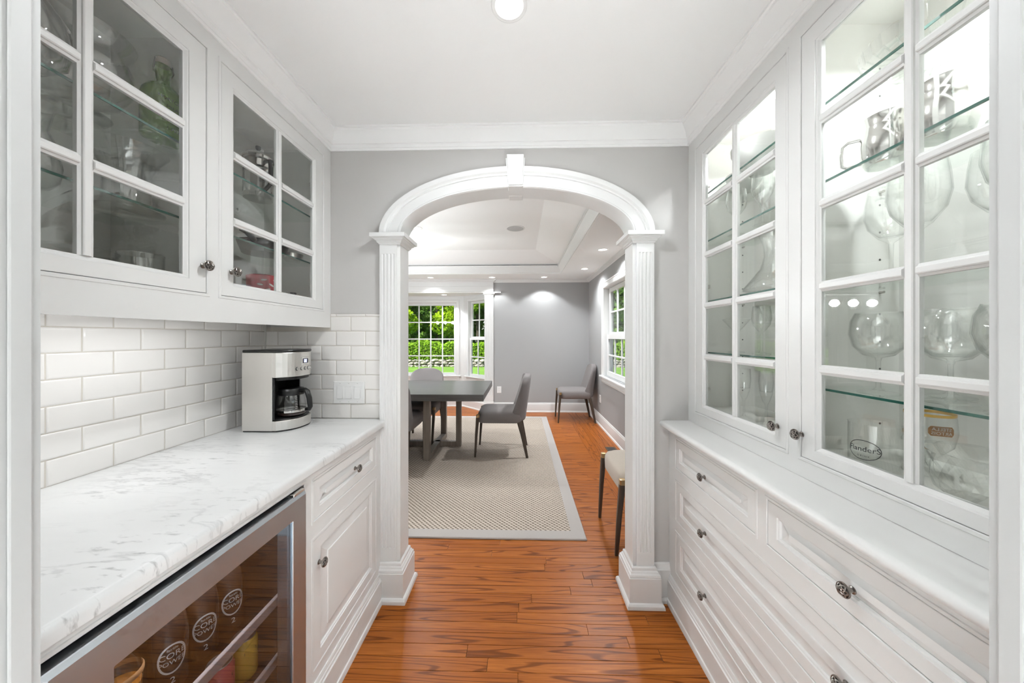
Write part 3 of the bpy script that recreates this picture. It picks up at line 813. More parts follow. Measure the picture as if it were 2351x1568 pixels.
def glass_door(parent, fn, u0, u1, v0, v1, g, mull, rows, knob_uv, label=None, hinge_u=None, hinge_vs=()):
    """g: glass opening (u0,u1,v0,v1)"""
    b = MB(fn); a, c, d, e = g
    gx = lambda k: (a - k, c + k, d - k, e + k)
    b.rects([(u0, u1, v0, v1, -.020), (u0, u1, v0, v1, -.001), (u0 + .001, u1 - .001, v0 + .001, v1 - .001, 0), (*gx(.012), 0), (*gx(.0105), -.003), (*gx(.008), -.0035), (*gx(.003), -.0075), (*gx(0), -.009), (*gx(0), -.020)], close=True)
    dr = b.build('door', M['cab'], parent)
    def profile(w): return [(-w, -.019), (-w, -.009), (-w * .62, -.0065), (-w * .55, -.003), (-w * .38, -.0015), (w * .38, -.0015), (w * .55, -.003), (w * .62, -.0065), (w, -.009), (w, -.019)]
    w = .0145
    b = MB(fn); b.rings([[(mull + x, vv, n) for x, n in profile(w)] for vv in (d, e)], cap0=True, cap1=True); b.build('muntin', M['cab'], dr)
    for r in rows:
        for (x0, x1) in ((a, mull - w * .9), (mull + w * .9, c)):
            b = MB(fn); b.rings([[(uu, r + x, n) for x, n in profile(w)] for uu in (x0, x1)], cap0=True, cap1=True); b.build('muntin', M['cab'], dr)
    vs = [d] + list(rows) + [e]
    for (x0, x1) in ((a, mull), (mull, c)):
        for z0, z1 in zip(vs[:-1], vs[1:]):
            MB(fn).box(x0, x1, z0, z1, -.0145, -.0120).build('pane', M['cabpane'], dr)
    if knob_uv: knob(dr, fn, *knob_uv)
    for hv in hinge_vs:
        s = 1 if hinge_u > (u0 + u1) / 2 else -1
        b = MB(fn)
        b.box(min(hinge_u, hinge_u - s * .012), max(hinge_u, hinge_u - s * .012), hv - .026, hv + .026, -.060, -.022)
        b.box(min(hinge_u - s * .012, hinge_u - s * .024), max(hinge_u - s * .012, hinge_u - s * .024), hv - .009, hv + .009, -.085, -.020)
        b.build('hinge', M['hinge'], dr, bevel=.002)
    return dr

def raised_front(name, parent, fn, u0, u1, v0, v1, rail, knobs, slope=.032):
    b = MB(fn)
    R = lambda k, n: (u0 + k, u1 - k, v0 + k, v1 - k, n)
    b.rects([R(0, -.020), R(0, -.001), R(.001, 0), R(rail, 0), R(rail + .002, -.0035), R(rail + .006, -.004), R(rail + .009, -.008), R(rail + .009, -.020)], close=True)
    dr = b.build(name, M['cab'], parent)
    b = MB(fn)
    q = rail + .008
    b.rects([R(q, -.0095), R(q + .003, -.0095), R(q + slope, -.0045), R(q + slope + .0015, -.0015), R(q + slope + .004, -.001)], cap1=True)
    b.build('raised_panel', M['cab'], dr)
    for (u, v) in knobs: knob(dr, fn, u, v, -.001)
    return dr

def carcass(parent, x0, x1, y0, y1, z0, z1, openx, partition=None, t=.015):
    """box open towards the room (openx = +1: open on +X side)"""
    b = MB()
    b.box(x0, x1, y0, y0 + t, z0, z1); b.box(x0, x1, y1 - t, y1, z0, z1)
    b.box(x0, x1, y0 + t, y1 - t, z0, z0 + t); b.box(x0, x1, y0 + t, y1 - t, z1 - t, z1)
    if openx > 0: b.box(x0, x0 + .006, y0 + t, y1 - t, z0 + t, z1 - t)
    else: b.box(x1 - .006, x1, y0 + t, y1 - t, z0 + t, z1 - t)
    if partition is not None: b.box(x0 + .006, x1 - .006, partition - t / 2, partition + t / 2, z0 + t, z1 - t)
    return b.build('carcass', M['inner'], parent)

def glass_shelf(parent, x0, x1, y0, y1, z, front):
    o = MB().box(x0, x1, y0, y1, z - .006, z).build('shelf', M['shelf'], parent)
    xf = x1 if front > 0 else x0
    MB().box(xf - .0015, xf + .0015, y0, y1, z - .0062, z + .0002).build('polished_edge', M['shelfedge'], o)
    return o

# ---- left wall cabinet
LU = thing('wall_cabinet', 'white wall cabinet with two glazed doors above the marble counter', 'cabinet', (-1.18, 1.06, 1.398), world=True)
fL = LMAP(XU)
holesL = [(.437, 1.0275, 1.478, 2.2815), (1.0577, 1.644, 1.478, 2.2815)]
face_frame(LU, fL, YN + .001, D - .001, 1.398, 2.345, holesL)
carcass(LU, -1.347, XU - .0205, YN + .002, D - .009, 1.452, 2.34, +1, 1.043)
bbox('light_rail', M['cab'], LU, -1.3485, XU - .020, YN + .002, D - .002, 1.440, 1.452)
gd = .0115
glass_door(LU, fL, .437 + gd, 1.0275 - gd, 1.478 + gd, 2.2815 - gd, (.5145, .9518, 1.538, 2.2055), .733, (1.755, 1.989), (1.0045, 1.5738))
glass_door(LU, fL, 1.0577 + gd, 1.644 - gd, 1.478 + gd, 2.2815 - gd, (1.1249, 1.5618, 1.538, 2.2055), 1.341, (1.755, 1.989), (1.1065, 1.5738), hinge_u=1.676, hinge_vs=(1.60, 2.135))
for (y0, y1) in ((YN + .019, 1.034), (1.052, 1.673)):
    for z in (1.951, 1.720):
        glass_shelf(LU, -1.335, -1.05, y0, y1, z, +1)

# ---- right display cabinet
RU = thing('display_cabinet', 'tall white display cabinet with two lit glazed doors on the built-in', 'cabinet', (1.02, 1.06, .921), world=True)
fR = RMAP(XRU)
holesR = [(.462, 1.0365, .972, 2.2815), (1.0725, 1.6395, .972, 2.2815)]
face_frame(RU, fR, YN + .001, D - .001, ZT + .001, 2.345, holesR)
carcass(RU, XRU + .0205, XRW - .001, YN + .002, D - .009, .985, 2.34, -1, 1.0545)
RR = (1.254, 1.4955, 1.735, 1.981)
glass_door(RU, fR, .462 + gd, 1.0365 - gd, .972 + gd, 2.2815 - gd, (.533, .9679, 1.0265, 2.208), .7505, RR, (1.0235, 1.0507))
glass_door(RU, fR, 1.0725 + gd, 1.6395 - gd, .972 + gd, 2.2815 - gd, (1.1400, 1.5601, 1.0265, 2.208), 1.350, RR, (1.1185, 1.0505), hinge_u=1.676, hinge_vs=(1.09, 1.60, 2.105))
for (y0, y1, zs) in ((YN + .019, 1.045, (2.040, 1.811, 1.500, 1.197)), (1.064, 1.673, (2.040, 1.811, 1.522, 1.277))):
    for z in zs: glass_shelf(RU, .900, 1.172, y0, y1, z, -1)
# shelf-pin holes and pegs on the cabinet side walls
pin = MB().lathe([(.0001, .0008), (.0028, .0008), (.0034, 0)], 10).mesh('shelf_pin'); pin.materials.append(M['slot'])
for z in [1.08 + .085 * k for k in range(14)]:
    for x in (.935, 1.12):
        for (yy, s_) in ((1.6755, -1), (1.0468, -1)):
            o = link('shelf_pin', pin, None, RU)
            o.rotation_euler = (PI / 2 * (1 if s_ < 0 else -1), 0, 0); o.location = (x, yy, z)
peg = MB().lathe([(.0001, .012), (.004, .012), (.004, 0)], 10).mesh('shelf_peg'); peg.materials.append(M['hinge'])
for z in (2.034, 1.805, 1.516, 1.271):
    for x in (.935, 1.12):
        o = link('shelf_peg', peg, None, RU); o.rotation_euler = (PI / 2, 0, 0); o.location = (x, 1.676, z - .006)
for z in (2.034, 1.805, 1.494, 1.191):
    for x in (.935, 1.12):
        o = link('shelf_peg', peg, None, RU); o.rotation_euler = (PI / 2, 0, 0); o.location = (x, 1.047, z - .006)
# puck lights in the cabinet top
def puck(y, label):
    p = thing('puck_light', label, 'light', (1.02, y, 2.3245))
    MB().lathe([(.001, -.001), (.036, -.001), (.036, -.010), (.030, -.013), (.027, -.010)], 24).build('rim', M['plate'], p, smooth=.6)
    MB().lathe([(.027, -.0095), (.001, -.0095)], 24).build('lens', M['emit'], p)
    d = bpy.data.lights.new('puck_lamp', 'AREA'); d.shape = 'DISK'; d.size = .05; d.energy = P_PUCK; d.color = WARM; d.spread = math.radians(135)
    lo = bpy.data.objects.new('puck_lamp', d); C.objects.link(lo); lo.parent = p; lo.location = (0, 0, -.016)
puck(1.33, 'small round light in the roof of the cabinet beside the arch')
puck(.74, 'small round light in the roof of the cabinet beside the doorway')

# ---- right base built-in with drawers, and its painted top
RB = thing('drawer_cabinet', 'long white built-in drawer cabinet under the display cabinet', 'cabinet', (.97, 1.06, 0), world=True)
fB = RMAP(XRB)
hB = [(1.0725, 1.6365, .697, .857), (.470, 1.0405, .697, .857), (.470, 1.6330, .4425, .649), (.470, 1.6330, .184, .399)]
face_frame(RB, fB, YN + .001, D - .001, .10, .889, hB)
bbox('carcass', M['cab'], RB, XRB + .0205, XRW - .001, YN + .002, D - .002, .05, .889)
raised_front('drawer', RB, fB, 1.0725 + gd, 1.6365 - gd, .697 + gd, .857 - gd, .034, [(1.3765, .7665)])
raised_front('drawer', RB, fB, .470 + gd, 1.0405 - gd, .697 + gd, .857 - gd, .034, [(.772, .7665)])
raised_front('drawer', RB, fB, .470 + gd, 1.6330 - gd, .4425 + gd, .649 - gd, .036, [(1.3725, .535), (.785, .535)])
raised_front('drawer', RB, fB, .470 + gd, 1.6330 - gd, .184 + gd, .399 - gd, .036, [(1.3725, .277), (.785, .277)])
cb = [(0, .142), (.004, .142), (.007, .136), (.008, .128), (.011, .124), (.012, .116), (.016, .112), (.016, .024), (.021, .022), (.024, .012), (.0245, 0), (0, 0)]
MB().sweep([(XRB, D - .002), (XRB, YN + .001)], cb).build('toe_board', M['cab'], RB, smooth=.4)
def nosed_top(name, m, label, cat, xb, xf, y0, y1, z0, z1, eased=False):
    """slab with a rounded front edge; xf is the nose"""
    s = 1 if xf > xb else -1; r = (z1 - z0) / 2; n = 8
    if eased:
        a, c_ = .012, .004
        poly = [(xb, z0)] + [(xf - s * c_ + s * c_ * math.sin(PI / 2 * k / 4), z0 + c_ - c_ * math.cos(PI / 2 * k / 4)) for k in range(5)] + [(xf - s * a + s * a * math.cos(PI / 2 * k / 6), z1 - a + a * math.sin(PI / 2 * k / 6)) for k in range(7)] + [(xb, z1)]
        return tag(MB().prism(poly, 1, y0, y1).build(name, m, None, smooth=.6), label, cat)
    poly = [(xb, z0)] + [(xf - s * r + s * r * math.sin(PI * k / n), (z0 + z1) / 2 - r * math.cos(PI * k / n)) for k in range(n + 1)] + [(xb, z1)]
    b = MB().prism(poly, 1, y0, y1)
    return tag(b.build(name, m, None, smooth=.6), label, cat)
nosed_top('counter_ledge', M['cab'], 'white painted ledge with rounded nose on the drawer cabinet', 'counter', XRW - .001, XRE, YN + .001, D - .0005, .890, ZT)

# ---- left base cabinet, marble top
LB = thing('base_cabinet', 'white base cabinet with one drawer and one door beside the cooler', 'cabinet', (-1.03, 1.38, 0), world=True)
fl = LMAP(XB)
hL = [(1.108, 1.6185, .697, .857), (1.108, 1.6185, .176, .649), (.44, 1.078, .05, .868)]
face_frame(LB, fl, YN + .001, D - .001, .05, .885, hL)
bbox('carcass', M['cab'], LB, XL, XB - .0205, 1.085, D - .008, .05, .885)
raised_front('drawer', LB, fl, 1.108 + gd, 1.6185 - gd, .697 + gd, .857 - gd, .034, [(1.405, .777)])
raised_front('door', LB, fl, 1.108 + gd, 1.6185 - gd, .176 + gd, .649 - gd, .040, [(1.150, .545)], slope=.040)
MB().sweep([(XB, 1.086), (XB, D - .002)], cb).build('toe_board', M['cab'], LB, smooth=.4)
nosed_top('marble_countertop', M['marble'], 'white grey-veined marble countertop below the subway tiles', 'countertop', XL - .004, XE, YN + .001, D - .0065, .887, ZT, eased=True)

# under-cabinet light bar
uc = thing('under_cabinet_light', 'slim light bar fixed under the white wall cabinet', 'light', (-1.12, .95, 1.4395))
MB().box(-.02, .02, -.28, .28, -.012, 0).build('housing', M['plate'], uc, bevel=.002)
MB().box(-.014, .014, -.27, .27, -.0135, -.012).build('diffuser', M['emit2'], uc)
d = bpy.data.lights.new('bar_lamp', 'AREA'); d.shape = 'RECTANGLE'; d.size = .03; d.size_y = .54; d.energy = P_UNDER; d.color = WARM
lo = bpy.data.objects.new('bar_lamp', d); C.objects.link(lo); lo.parent = uc; lo.location = (0, 0, -.015)

# ---- beverage cooler
BC = thing('beverage_cooler', 'stainless beverage cooler with tinted glass door under the marble counter', 'cooler', (-1.0, .76, 0), world=True)
cx0, cx1, cy0, cy1, cz0, cz1 = -1.32, -.762, .462, 1.066, .02, .840
b = MB(); t = .03
b.box(cx0, cx1, cy0, cy0 + t, cz0, cz1); b.box(cx0, cx1, cy1 - t, cy1, cz0, cz1); b.box(cx0, cx1, cy0 + t, cy1 - t, cz0, cz0 + .08); b.box(cx0, cx1, cy0 + t, cy1 - t, cz1 - t, cz1); b.box(cx0, cx0 + t, cy0 + t, cy1 - t, cz0 + .08, cz1 - t)
b.build('cabinet_shell', M['blackm'], BC)
fc = LMAP(-.702)
dy0, dy1, dz0, dz1 = .456, 1.056, .06, .8470
g_ = (.548, .9915, .14, .7785)
b = MB(fc)
b.rects([(dy0, dy1, dz0, dz1, -.050), (dy0, dy1, dz0, dz1, -.006), (dy0 + .012, dy1 - .002, dz0 + .002, dz1 - .010, 0), (*g_, 0), (*g_, -.004), (*g_, -.050)], close=True)
cd = b.build('door', M['steelh'], BC, bevel=.0015)
MB(fc).box(g_[0], g_[1], g_[2], g_[3], -.010, -.005).build('pane', M['coolpane'], cd)
MB().box(-.76, -.705, 1.000, 1.050, .8476, .8560).build('hinge', M['steel'], cd, bevel=.001)
b = MB()
for k in range(10):
    b.box(-.80, -.765, .60 + .04 * k, .63 + .04 * k, .795, .805)
b.build('vent_grille', M['hinge'], BC)
for z in (.522, .335):
    o = MB().box(-1.28, -.775, .500, 1.030, z - .008, z).build('shelf', M['shelf'], BC)
    MB().box(-.776, -.764, .500, 1.030, z - .020, z + .010).build('shelf_trim', M['shelftrim'], o, bevel=.002)

d = bpy.data.lights.new('cooler_fill_light', 'AREA'); d.shape = 'RECTANGLE'; d.size = .03; d.size_y = .40; d.energy = .6; d.color = WARM  # bare light added to brighten the cooler's contents, no fixture modelled
lo = bpy.data.objects.new('cooler_fill_light', d); C.objects.link(lo); lo.parent = BC; lo.matrix_parent_inverse = Matrix.Translation(-Vector(BC.location)); lo.location = (-.80, .765, .79)
# drinks in the cooler
def lathe_thing(name, label, cat, loc, parts, group=None, rz=0):
    t = thing(name, label, cat, loc, rz, group)
    for nm, prof, m, kw in parts: MB().lathe(prof, kw.pop('seg', 24), **kw).build(nm, m, t, smooth=.7)
    return t
def wrap(r, z0, a0):
    """print on a cylinder whose face points along angle a0"""
    return lambda x, y: (r * math.cos(a0 + x / r), r * math.sin(a0 + x / r), z0 + y)
lab = ['nearest the hinge side', 'second from the hinge side', 'third from the hinge side']
for i, y in enumerate((.915, .835, .755)):
    t = lathe_thing('drink_bottle', 'dark brown protein drink bottle with round logo in the cooler, ' + lab[i], 'bottle', (-.835, y, .5225),
        [('body', [(.001, 0), (.030, 0), (.034, .006), (.034, .13), (.028, .165), (.016, .185), (.016, .20)], M['canb'], {}), ('cap', [(.018, .20), (.018, .222), (.001, .223)], M['black'], {})], 'protein drinks in the cooler')
    a0 = -.55
    fn = wrap(.0347, .082, a0)
    b = MB(); ring = [fn(.026 * math.cos(2 * PI * k / 28), .034 * math.sin(2 * PI * k / 28)) for k in range(28)]
    inn = [fn(.022 * math.cos(2 * PI * k / 28), .030 * math.sin(2 * PI * k / 28)) for k in range(28)]
    b.rings([ring, inn]); b.build('logo_ring', M['white'], t)
    fn2 = wrap(.0351, .082, a0)
    for (s_, dz, sz) in (('CORE', .008, .018), ('POWER', -.008, .014), ('fairlife', .022, .008)):
        text_obj('lettering', s_, sz, (lambda dz: lambda x, y: fn2(x, y + dz))(dz), M['white'], t)
    text_obj('lettering', '2', .020, lambda x, y: fn2(x, y - .05), M['white'], t)
t = lathe_thing('drink_bottle', 'clear bottle of amber sports drink with vertical lettering in the cooler', 'bottle', (-.835, .655, .5225),
    [('liquid', [(.001, .002), (.034, .002), (.035, .10), (.001, .101)], M['amber'], {}), ('body', [(.001, 0), (.036, 0), (.037, .12), (.030, .15), (.019, .17), (.019, .185)], M['ware'], {}), ('collar', [(.0385, .118), (.039, .126), (.0365, .130)], M['tan'], {}), ('cap', [(.021, .185), (.021, .21), (.001, .211)], M['black'], {})])
fn = wrap(.0376, .055, -.35)
b = MB(); b.rings([[fn(-.010, -.045), fn(.010, -.045), fn(.010, .055), fn(-.010, .055)], [fn(-.009, -.044), fn(.009, -.044), fn(.009, .054), fn(-.009, .054)]], cap1=True); b.build('label', M['ink'], t)
text_obj('lettering', 'BODYARMOR', .017, lambda x, y: wrap(.0382, .055, -.35)(-y, x + .004), M['white'], t)
for nm, y, mm, col in (('drink_can', .955, 'cany', 'yellow'), ('drink_can', .875, 'canr', 'pink red')):
    t = lathe_thing(nm, col + ' drink can on the lower cooler shelf', 'can', (-.825, y, .3355), [('body', [(.024, 0), (.031, .008), (.033, .014), (.033, .108), (.028, .122)], M[mm], {}), ('lid', [(.029, .121), (.028, .124), (.025, .120), (.001, .120)], M['hinge'], {})])
    fn = wrap(.0334, .088, -.35)
    b = MB(); b.rings([[fn(-.016, -.004), fn(.016, -.004), fn(.016, .004), fn(-.016, .004)]], cap1=True); b.build('label', M['ink'], t)
ct = thing('egg_carton', 'grey carton with dark lettering at the handle side of the cooler', 'carton', (-.85, .545, .5225))
MB().box(-.05, .05, -.035, .035, 0, .09).build('box', M['grille'], ct, bevel=.003)
text_obj('lettering', 'EGG', .03, lambda x, y: (.0506, x, .05 + y), M['canr'], ct)

# ---- light switch and outlets
def plate(name, label, fn, u, v, w, h, kind):
    t = thing(name, label, 'switch' if kind == 'switch' else 'outlet', fn(u, v - h / 2, 0), world=True)
    b = MB(fn); b.rects([(u - w / 2, u + w / 2, v - h / 2, v + h / 2, 0), (u - w / 2, u + w / 2, v - h / 2, v + h / 2, .003), (u - w / 2 + .003, u + w / 2 - .003, v - h / 2 + .003, v + h / 2 - .003, .006)], cap0=True, cap1=True)
    b.build('cover_plate', M['plate'], t)
    if kind == 'switch':
        for k in (-1, 0, 1):
            c_ = u + k * .046
            b = MB(fn); b.rects([(c_ - .0172, c_ + .0172, v - .034, v + .034, .006), (c_ - .0172, c_ + .0172, v - .034, v + .034, .0075), (c_ - .0155, c_ + .0155, v - .032, v + .032, .0075), (c_ - .0155, c_ + .0155, v - .032, v + .032, .0062)], cap1=True)
            r = b.build('rocker_frame', M['plate'], t)
            MB(fn).hexa([(c_ - .015, v - .031, .006), (c_ + .015, v - .031, .006), (c_ + .015, v - .031, .0115), (c_ - .015, v - .031, .0115), (c_ - .015, v + .031, .006), (c_ + .015, v + .031, .006), (c_ + .015, v + .031, .0075), (c_ - .015, v + .031, .0075)]).build('rocker', M['plate'], r, bevel=.001)
            for dz in (-.048, .048):
                MB(fn).box(c_ - .0028, c_ + .0028, v + dz - .001, v + dz + .001, .006, .0068).build('screw', M['hinge'], t)
    else:
        for dz in (-.021, .021):
            MB(fn).box(u - .016, u + .016, v + dz - .014, v + dz + .014, .006, .008).build('socket', M['plate'], t, bevel=.003)
            for dx in (-.006, .006): MB(fn).box(u + dx - .0012, u + dx + .0012, v + dz - .004, v + dz + .005, .008, .0084).build('slot', M['slot'], t)
    return t
plate('light_switch', 'white three-gang rocker switch on the tiles beside the coffee maker', FMAP(D - .006), -.898, 1.0573, .165, .1165, 'switch')
plate('wall_outlet', 'white duplex outlet beside the fluted bay pier', FMAP(YF), -.381, .3975, .078, .117, 'outlet')
plate('wall_outlet', 'white outlet under the double-hung window near the corner chair', RMAP(XD1), 5.03, .40, .075, .115, 'outlet')

# ---- recessed lights
def downlight(label, loc, power, r=.052, face='emit', cone=115, blend=.45, spot=True, group=None):
    t = thing('recessed_light', label, 'ceiling light', loc, group=group)
    MB().lathe([(r * 1.28, 0), (r * 1.28, -.003), (r * 1.2, -.005), (r, -.004), (r * .93, -.0005)], 32).build('trim_ring', M['plate'], t, smooth=.6)
    MB().lathe([(r * .94, -.001), (r * .75, -.0008), (r * .001, -.0008)], 32).build('lamp_face', M[face], t)
    d = bpy.data.lights.new('downlight_lamp', 'SPOT'); d.energy = power; d.color = WARM; d.spot_size = math.radians(cone); d.spot_blend = blend; d.shadow_soft_size = r * .8
    lo = bpy.data.objects.new('downlight_lamp', d); C.objects.link(lo); lo.parent = t; lo.location = (0, 0, -.012)
    return t
downlight('round recessed light in the pantry ceiling', (-.036, 1.057, ZC), P_PANTRY * 4, r=.046, cone=177, blend=.75)
for (x, y) in ((-.6, -.95), (.6, -.95), (-.8, -2.1), (.8, -2.1)):  # unseen lamps added to bounce light off the pale floor into the pantry
    downlight('unseen kitchen ceiling lamp added to light the pantry by bounce', (x, y, ZC), P_KITCHEN * 4, cone=72, blend=.6, group='added kitchen bounce lamps')
DL = P_DINING * 4
downlight('recessed light in the soffit above the cream chair', (.965, 3.851, ZS), DL * .8, face='emit2', cone=145, blend=.8)
downlight('recessed light in the soffit by the dining window', (.965, 4.930, ZS), DL * .5, face='emit2', cone=145, blend=.8)
downlight('recessed light before the bay beam over the far side chair', (-1.549, 5.60, ZS), DL * .16, face='emit2', cone=125, blend=.5)
downlight('recessed light above the fluted bay pier', (-.483, 5.60, ZS), DL * .18, face='emit2', cone=117, blend=.35)
downlight('recessed light washing the middle of the grey far wall', (.406, 5.60, ZS), DL * .24, face='emit2', cone=117, blend=.3)
downlight('recessed light in the small bay ceiling', (-1.426, 6.09, 2.135), DL * .4, face='emit2')
downlight('recessed light in the flat of the tray ceiling', (-1.24, 3.88, 2.65), DL * .4, face='emit2', cone=145, blend=.8)
downlight('recessed light in the soffit over the table end', (-4.0, 3.9, ZS), DL, face='emit2', cone=145, blend=.8)
sp = thing('ceiling_speaker', 'round grey speaker grille in the tray ceiling', 'speaker', (-.061, 3.915, 2.65))
MB().lathe([(.112, 0), (.112, -.004), (.100, -.006)], 36).build('rim', M['plate'], sp, smooth=.6)
MB().lathe([(.100, -.0055), (.06, -.007), (.001, -.0075)], 36).build('grille', M['grille'], sp, smooth=.6)
# ================================================================ COFFEE MAKER
CM = thing('coffee_maker', 'brushed steel drip coffee maker with black lid on the marble counter', 'coffee maker', (-1.15, 1.53, ZT), world=True)
y0c, y1c = 1.436, 1.628
def front(y): return -1.032 - .062 * abs((y - 1.545) / .108) ** 2.6
def foot(grow=0.0, inset=0.0, xr=-1.25):
    n = 14
    pts = [(xr, y0c + inset)]
    for k in range(n + 1):
        y = y0c + inset + (y1c - y0c - 2 * inset) * k / n
        pts.append((front(y) + grow - inset, y))
    pts.append((xr, y1c - inset))
    return pts
def slab(nm, m, z0, z1, grow=0.0, inset=0.0, xr=-1.25, parent=None, bevel=.003):
    return MB().prism(foot(grow, inset, xr), 2, z0, z1).build(nm, m, parent or CM, bevel=bevel, seg=2)
slab('foot_ring', M['black'], ZT, ZT + .006, inset=.003)
slab('base', M['steel'], ZT + .006, ZT + .050)
slab('warming_plate', M['black'], ZT + .050, ZT + .056, inset=.008)
slab('brew_head', M['steel'], 1.165, 1.278)
slab('lid', M['black'], 1.278, 1.290, grow=.003, bevel=.004)
b = MB(); b.box(-1.25, -1.185, y0c + .004, y1c - .001, ZT + .05, 1.165); b.box(-1.186, -1.115, y1c - .008, y1c - .001, ZT + .05, 1.165)
b.build('rear_column', M['black'], CM)
MB().box(-1.2505, -1.112, y0c - .0006, y0c + .004, ZT + .006, 1.278).build('side_panel', M['steel'], CM, bevel=.001)
MB().box(-1.112, -1.104, y0c + .001, y0c + .008, ZT + .054, 1.165).build('cavity_edge', M['black'], CM, bevel=.002)
slab('cavity_roof', M['black'], 1.150, 1.166, inset=.010)
# control panel on the curved front
def fp(u, v, n):    # u along Y from the middle of the panel, v = height, n outwards
    y = 1.540 + u; return (front(y) + n, y, v)
b = MB(); G = [(-.052 + .104 * k / 10) for k in range(11)]
b.rings([[fp(u, 1.178, .0012) for u in G] + [fp(u, 1.262, .0012) for u in reversed(G)]]); 
ids = [[b.pt(fp(u, v, .0014)) for u in G] for v in (1.180, 1.260)]
b.v, b.f = b.v[22:], []
for k in range(10): b.face(k, k + 1, 12 + k, 11 + k)
cp = b.build('control_panel', M['steel'], CM)
MB(fp).box(-.026, .026, 1.216, 1.254, .001, .0045).build('display_bezel', M['chrome'], cp, bevel=.001)
MB(fp).box(-.016, .016, 1.225, 1.246, .0045, .0052).build('display_glass', M['black'], cp)
MB(fp).box(-.014, .006, 1.228, 1.243, .0052, .0056).build('display', M['screen'], cp)
text_obj('clock_digits', '9:12', .011, lambda x, y: fp(x - .004, 1.2355 + y, .0058), M['ink'], cp)
for k in range(5):
    u = -.044 + .022 * k
    x, y, z = fp(u, 1.200, 0)
    o = MB().lathe([(.0088, 0), (.0088, .003), (.0074, .0036)], 16).build('button_ring', M['slot'], cp, smooth=.6)
    o.rotation_euler = (0, PI / 2, 0); o.location = (x - .001, y, z)
    q = MB().lathe([(.0072, .003), (.0070, .005), (.0050, .0062), (.0001, .0064)], 16).build('button', M['chrome'], o, smooth=.6)
# carafe
CF = thing('coffee_carafe', 'glass coffee carafe with black handle standing in the coffee maker', 'carafe', (-1.098, 1.540, ZT + .0565))
MB().lathe([(.001, .001), (.050, .001), (.058, .006), (.0615, .03), (.0605, .065), (.054, .095), (.046, .115)], 32).build('glass_body', M['ware'], CF, smooth=.7)
MB().lathe([(.001, .002), (.051, .002), (.058, .008), (.060, .018), (.001, .0185)], 32).build('coffee', M['canb'], CF, smooth=.7)
MB().lathe([(.0618, .020), (.0622, .028), (.0618, .030)], 32).build('steel_band', M['chrome'], CF, smooth=.7)
MB().lathe([(.0535, .098), (.055, .118), (.050, .128), (.001, .130)], 32).build('collar', M['black'], CF, smooth=.7)
a = -.25
dx, dy = math.cos(a), math.sin(a)
hp = [(.050, .118), (.085, .122), (.096, .116), (.108, .085), (.114, .045), (.108, .034), (.088, .032)]
MB().tube([(r * dx, r * dy, z) for r, z in hp], [.010, .011, .012, .012, .011, .010, .008], 8).build('handle', M['black'], CF, smooth=.9)
for k in range(8):
    an = -.62
    MB().box(0, .0007, -.004 if k % 2 else -.006, .004, 0, .0012).build('volume_mark', M['white'], CF)
for k, o in enumerate([o for o in CF.children if o.name.startswith('volume_mark')]):
    z = .038 + .008 * k; r = .0622 - .0000 if z < .066 else .0622 - (z - .066) * .22
    o.location = (r * math.cos(-.62), r * math.sin(-.62), z); o.rotation_euler = (0, 0, -.62)

# ================================================================ GLASSWARE (left cabinet)
def ware(name, label, cat, loc, prof, m='ware', seg=32, group=None, flute=0, famp=0.0, part='bowl', extra=()):
    t = thing(name, label, cat, loc, group=group)
    if m in ('ware', 'crystal'):            # glass wall with an inner face
        top = prof[-1][1]
        k0 = next(k for k, (r, z) in enumerate(prof) if z > .35 * top and r > .02 or k == len(prof) - 2)
        if prof[0][0] < .01: k0 = 1
        inner = [(max(r - .0022, .001), z + (.004 if k == 0 else 0)) for k, (r, z) in enumerate(prof[k0:])]
        prof = prof + inner[::-1] + ([(.001, inner[0][1])] if prof[0][0] < .01 or True else [])
    MB().lathe(prof, seg, flute=flute, famp=famp).build(part, M[m], t, smooth=1.2)
    for nm, pf, mm in extra: MB().lathe(pf, 24).build(nm, M[mm], t, smooth=.7)
    return t
ware('glass_vase', 'ribbed bulbous clear glass vase on the top shelf near the doorway', 'vase', (-1.115, .685, 1.9515), [(.001, .002), (.045, .002), (.075, .03), (.085, .075), (.075, .12), (.045, .17), (.036, .22), (.050, .285), (.062, .31)], seg=64, flute=16, famp=.045)
ware('glass_jar', 'wide clear glass urn vase with flared rim beside the green bottle', 'vase', (-1.215, .862, 1.9515), [(.001, .004), (.060, .004), (.066, .012), (.030, .022), (.028, .034), (.080, .06), (.108, .11), (.107, .155), (.092, .190), (.104, .215), (.112, .235)], seg=48)
# swing-top bottle
gb = thing('swing_top_bottle', 'green swing-top glass bottle with embossed lettering on the top shelf', 'bottle', (-1.105, .982, 1.9515), -.2)
b = MB(); rs = []
for (sx, sy, z) in ((.001, .001, .002), (.043, .036, .002), (.048, .041, .010), (.048, .041, .125), (.046, .038, .145), (.036, .028, .162), (.022, .020, .172), (.0155, .0155, .180), (.0155, .0155, .205), (.020, .020, .212), (.020, .020, .232), (.015, .015, .236)):
    rs.append([(sy * math.copysign(abs(math.cos(2 * PI * k / 40)) ** .75, math.cos(2 * PI * k / 40)), sx * math.copysign(abs(math.sin(2 * PI * k / 40)) ** .75, math.sin(2 * PI * k / 40)), z) for k in range(40)])
b.rings(rs); b.build('bottle_body', M['greenglass'], gb, smooth=1.0)
MB().lathe([(.0165, .234), (.0185, .240), (.0175, .252), (.011, .258), (.001, .259)], 20).build('stopper', M['cream'], gb, smooth=.7)
MB().tube([(.0, -.022, .214), (.006, -.024, .226), (.004, -.021, .246), (0, 0, .254), (.004, .021, .246), (.006, .024, .226), (0, .022, .214)], .0015, 6).build('wire_bail', M['hinge'], gb)
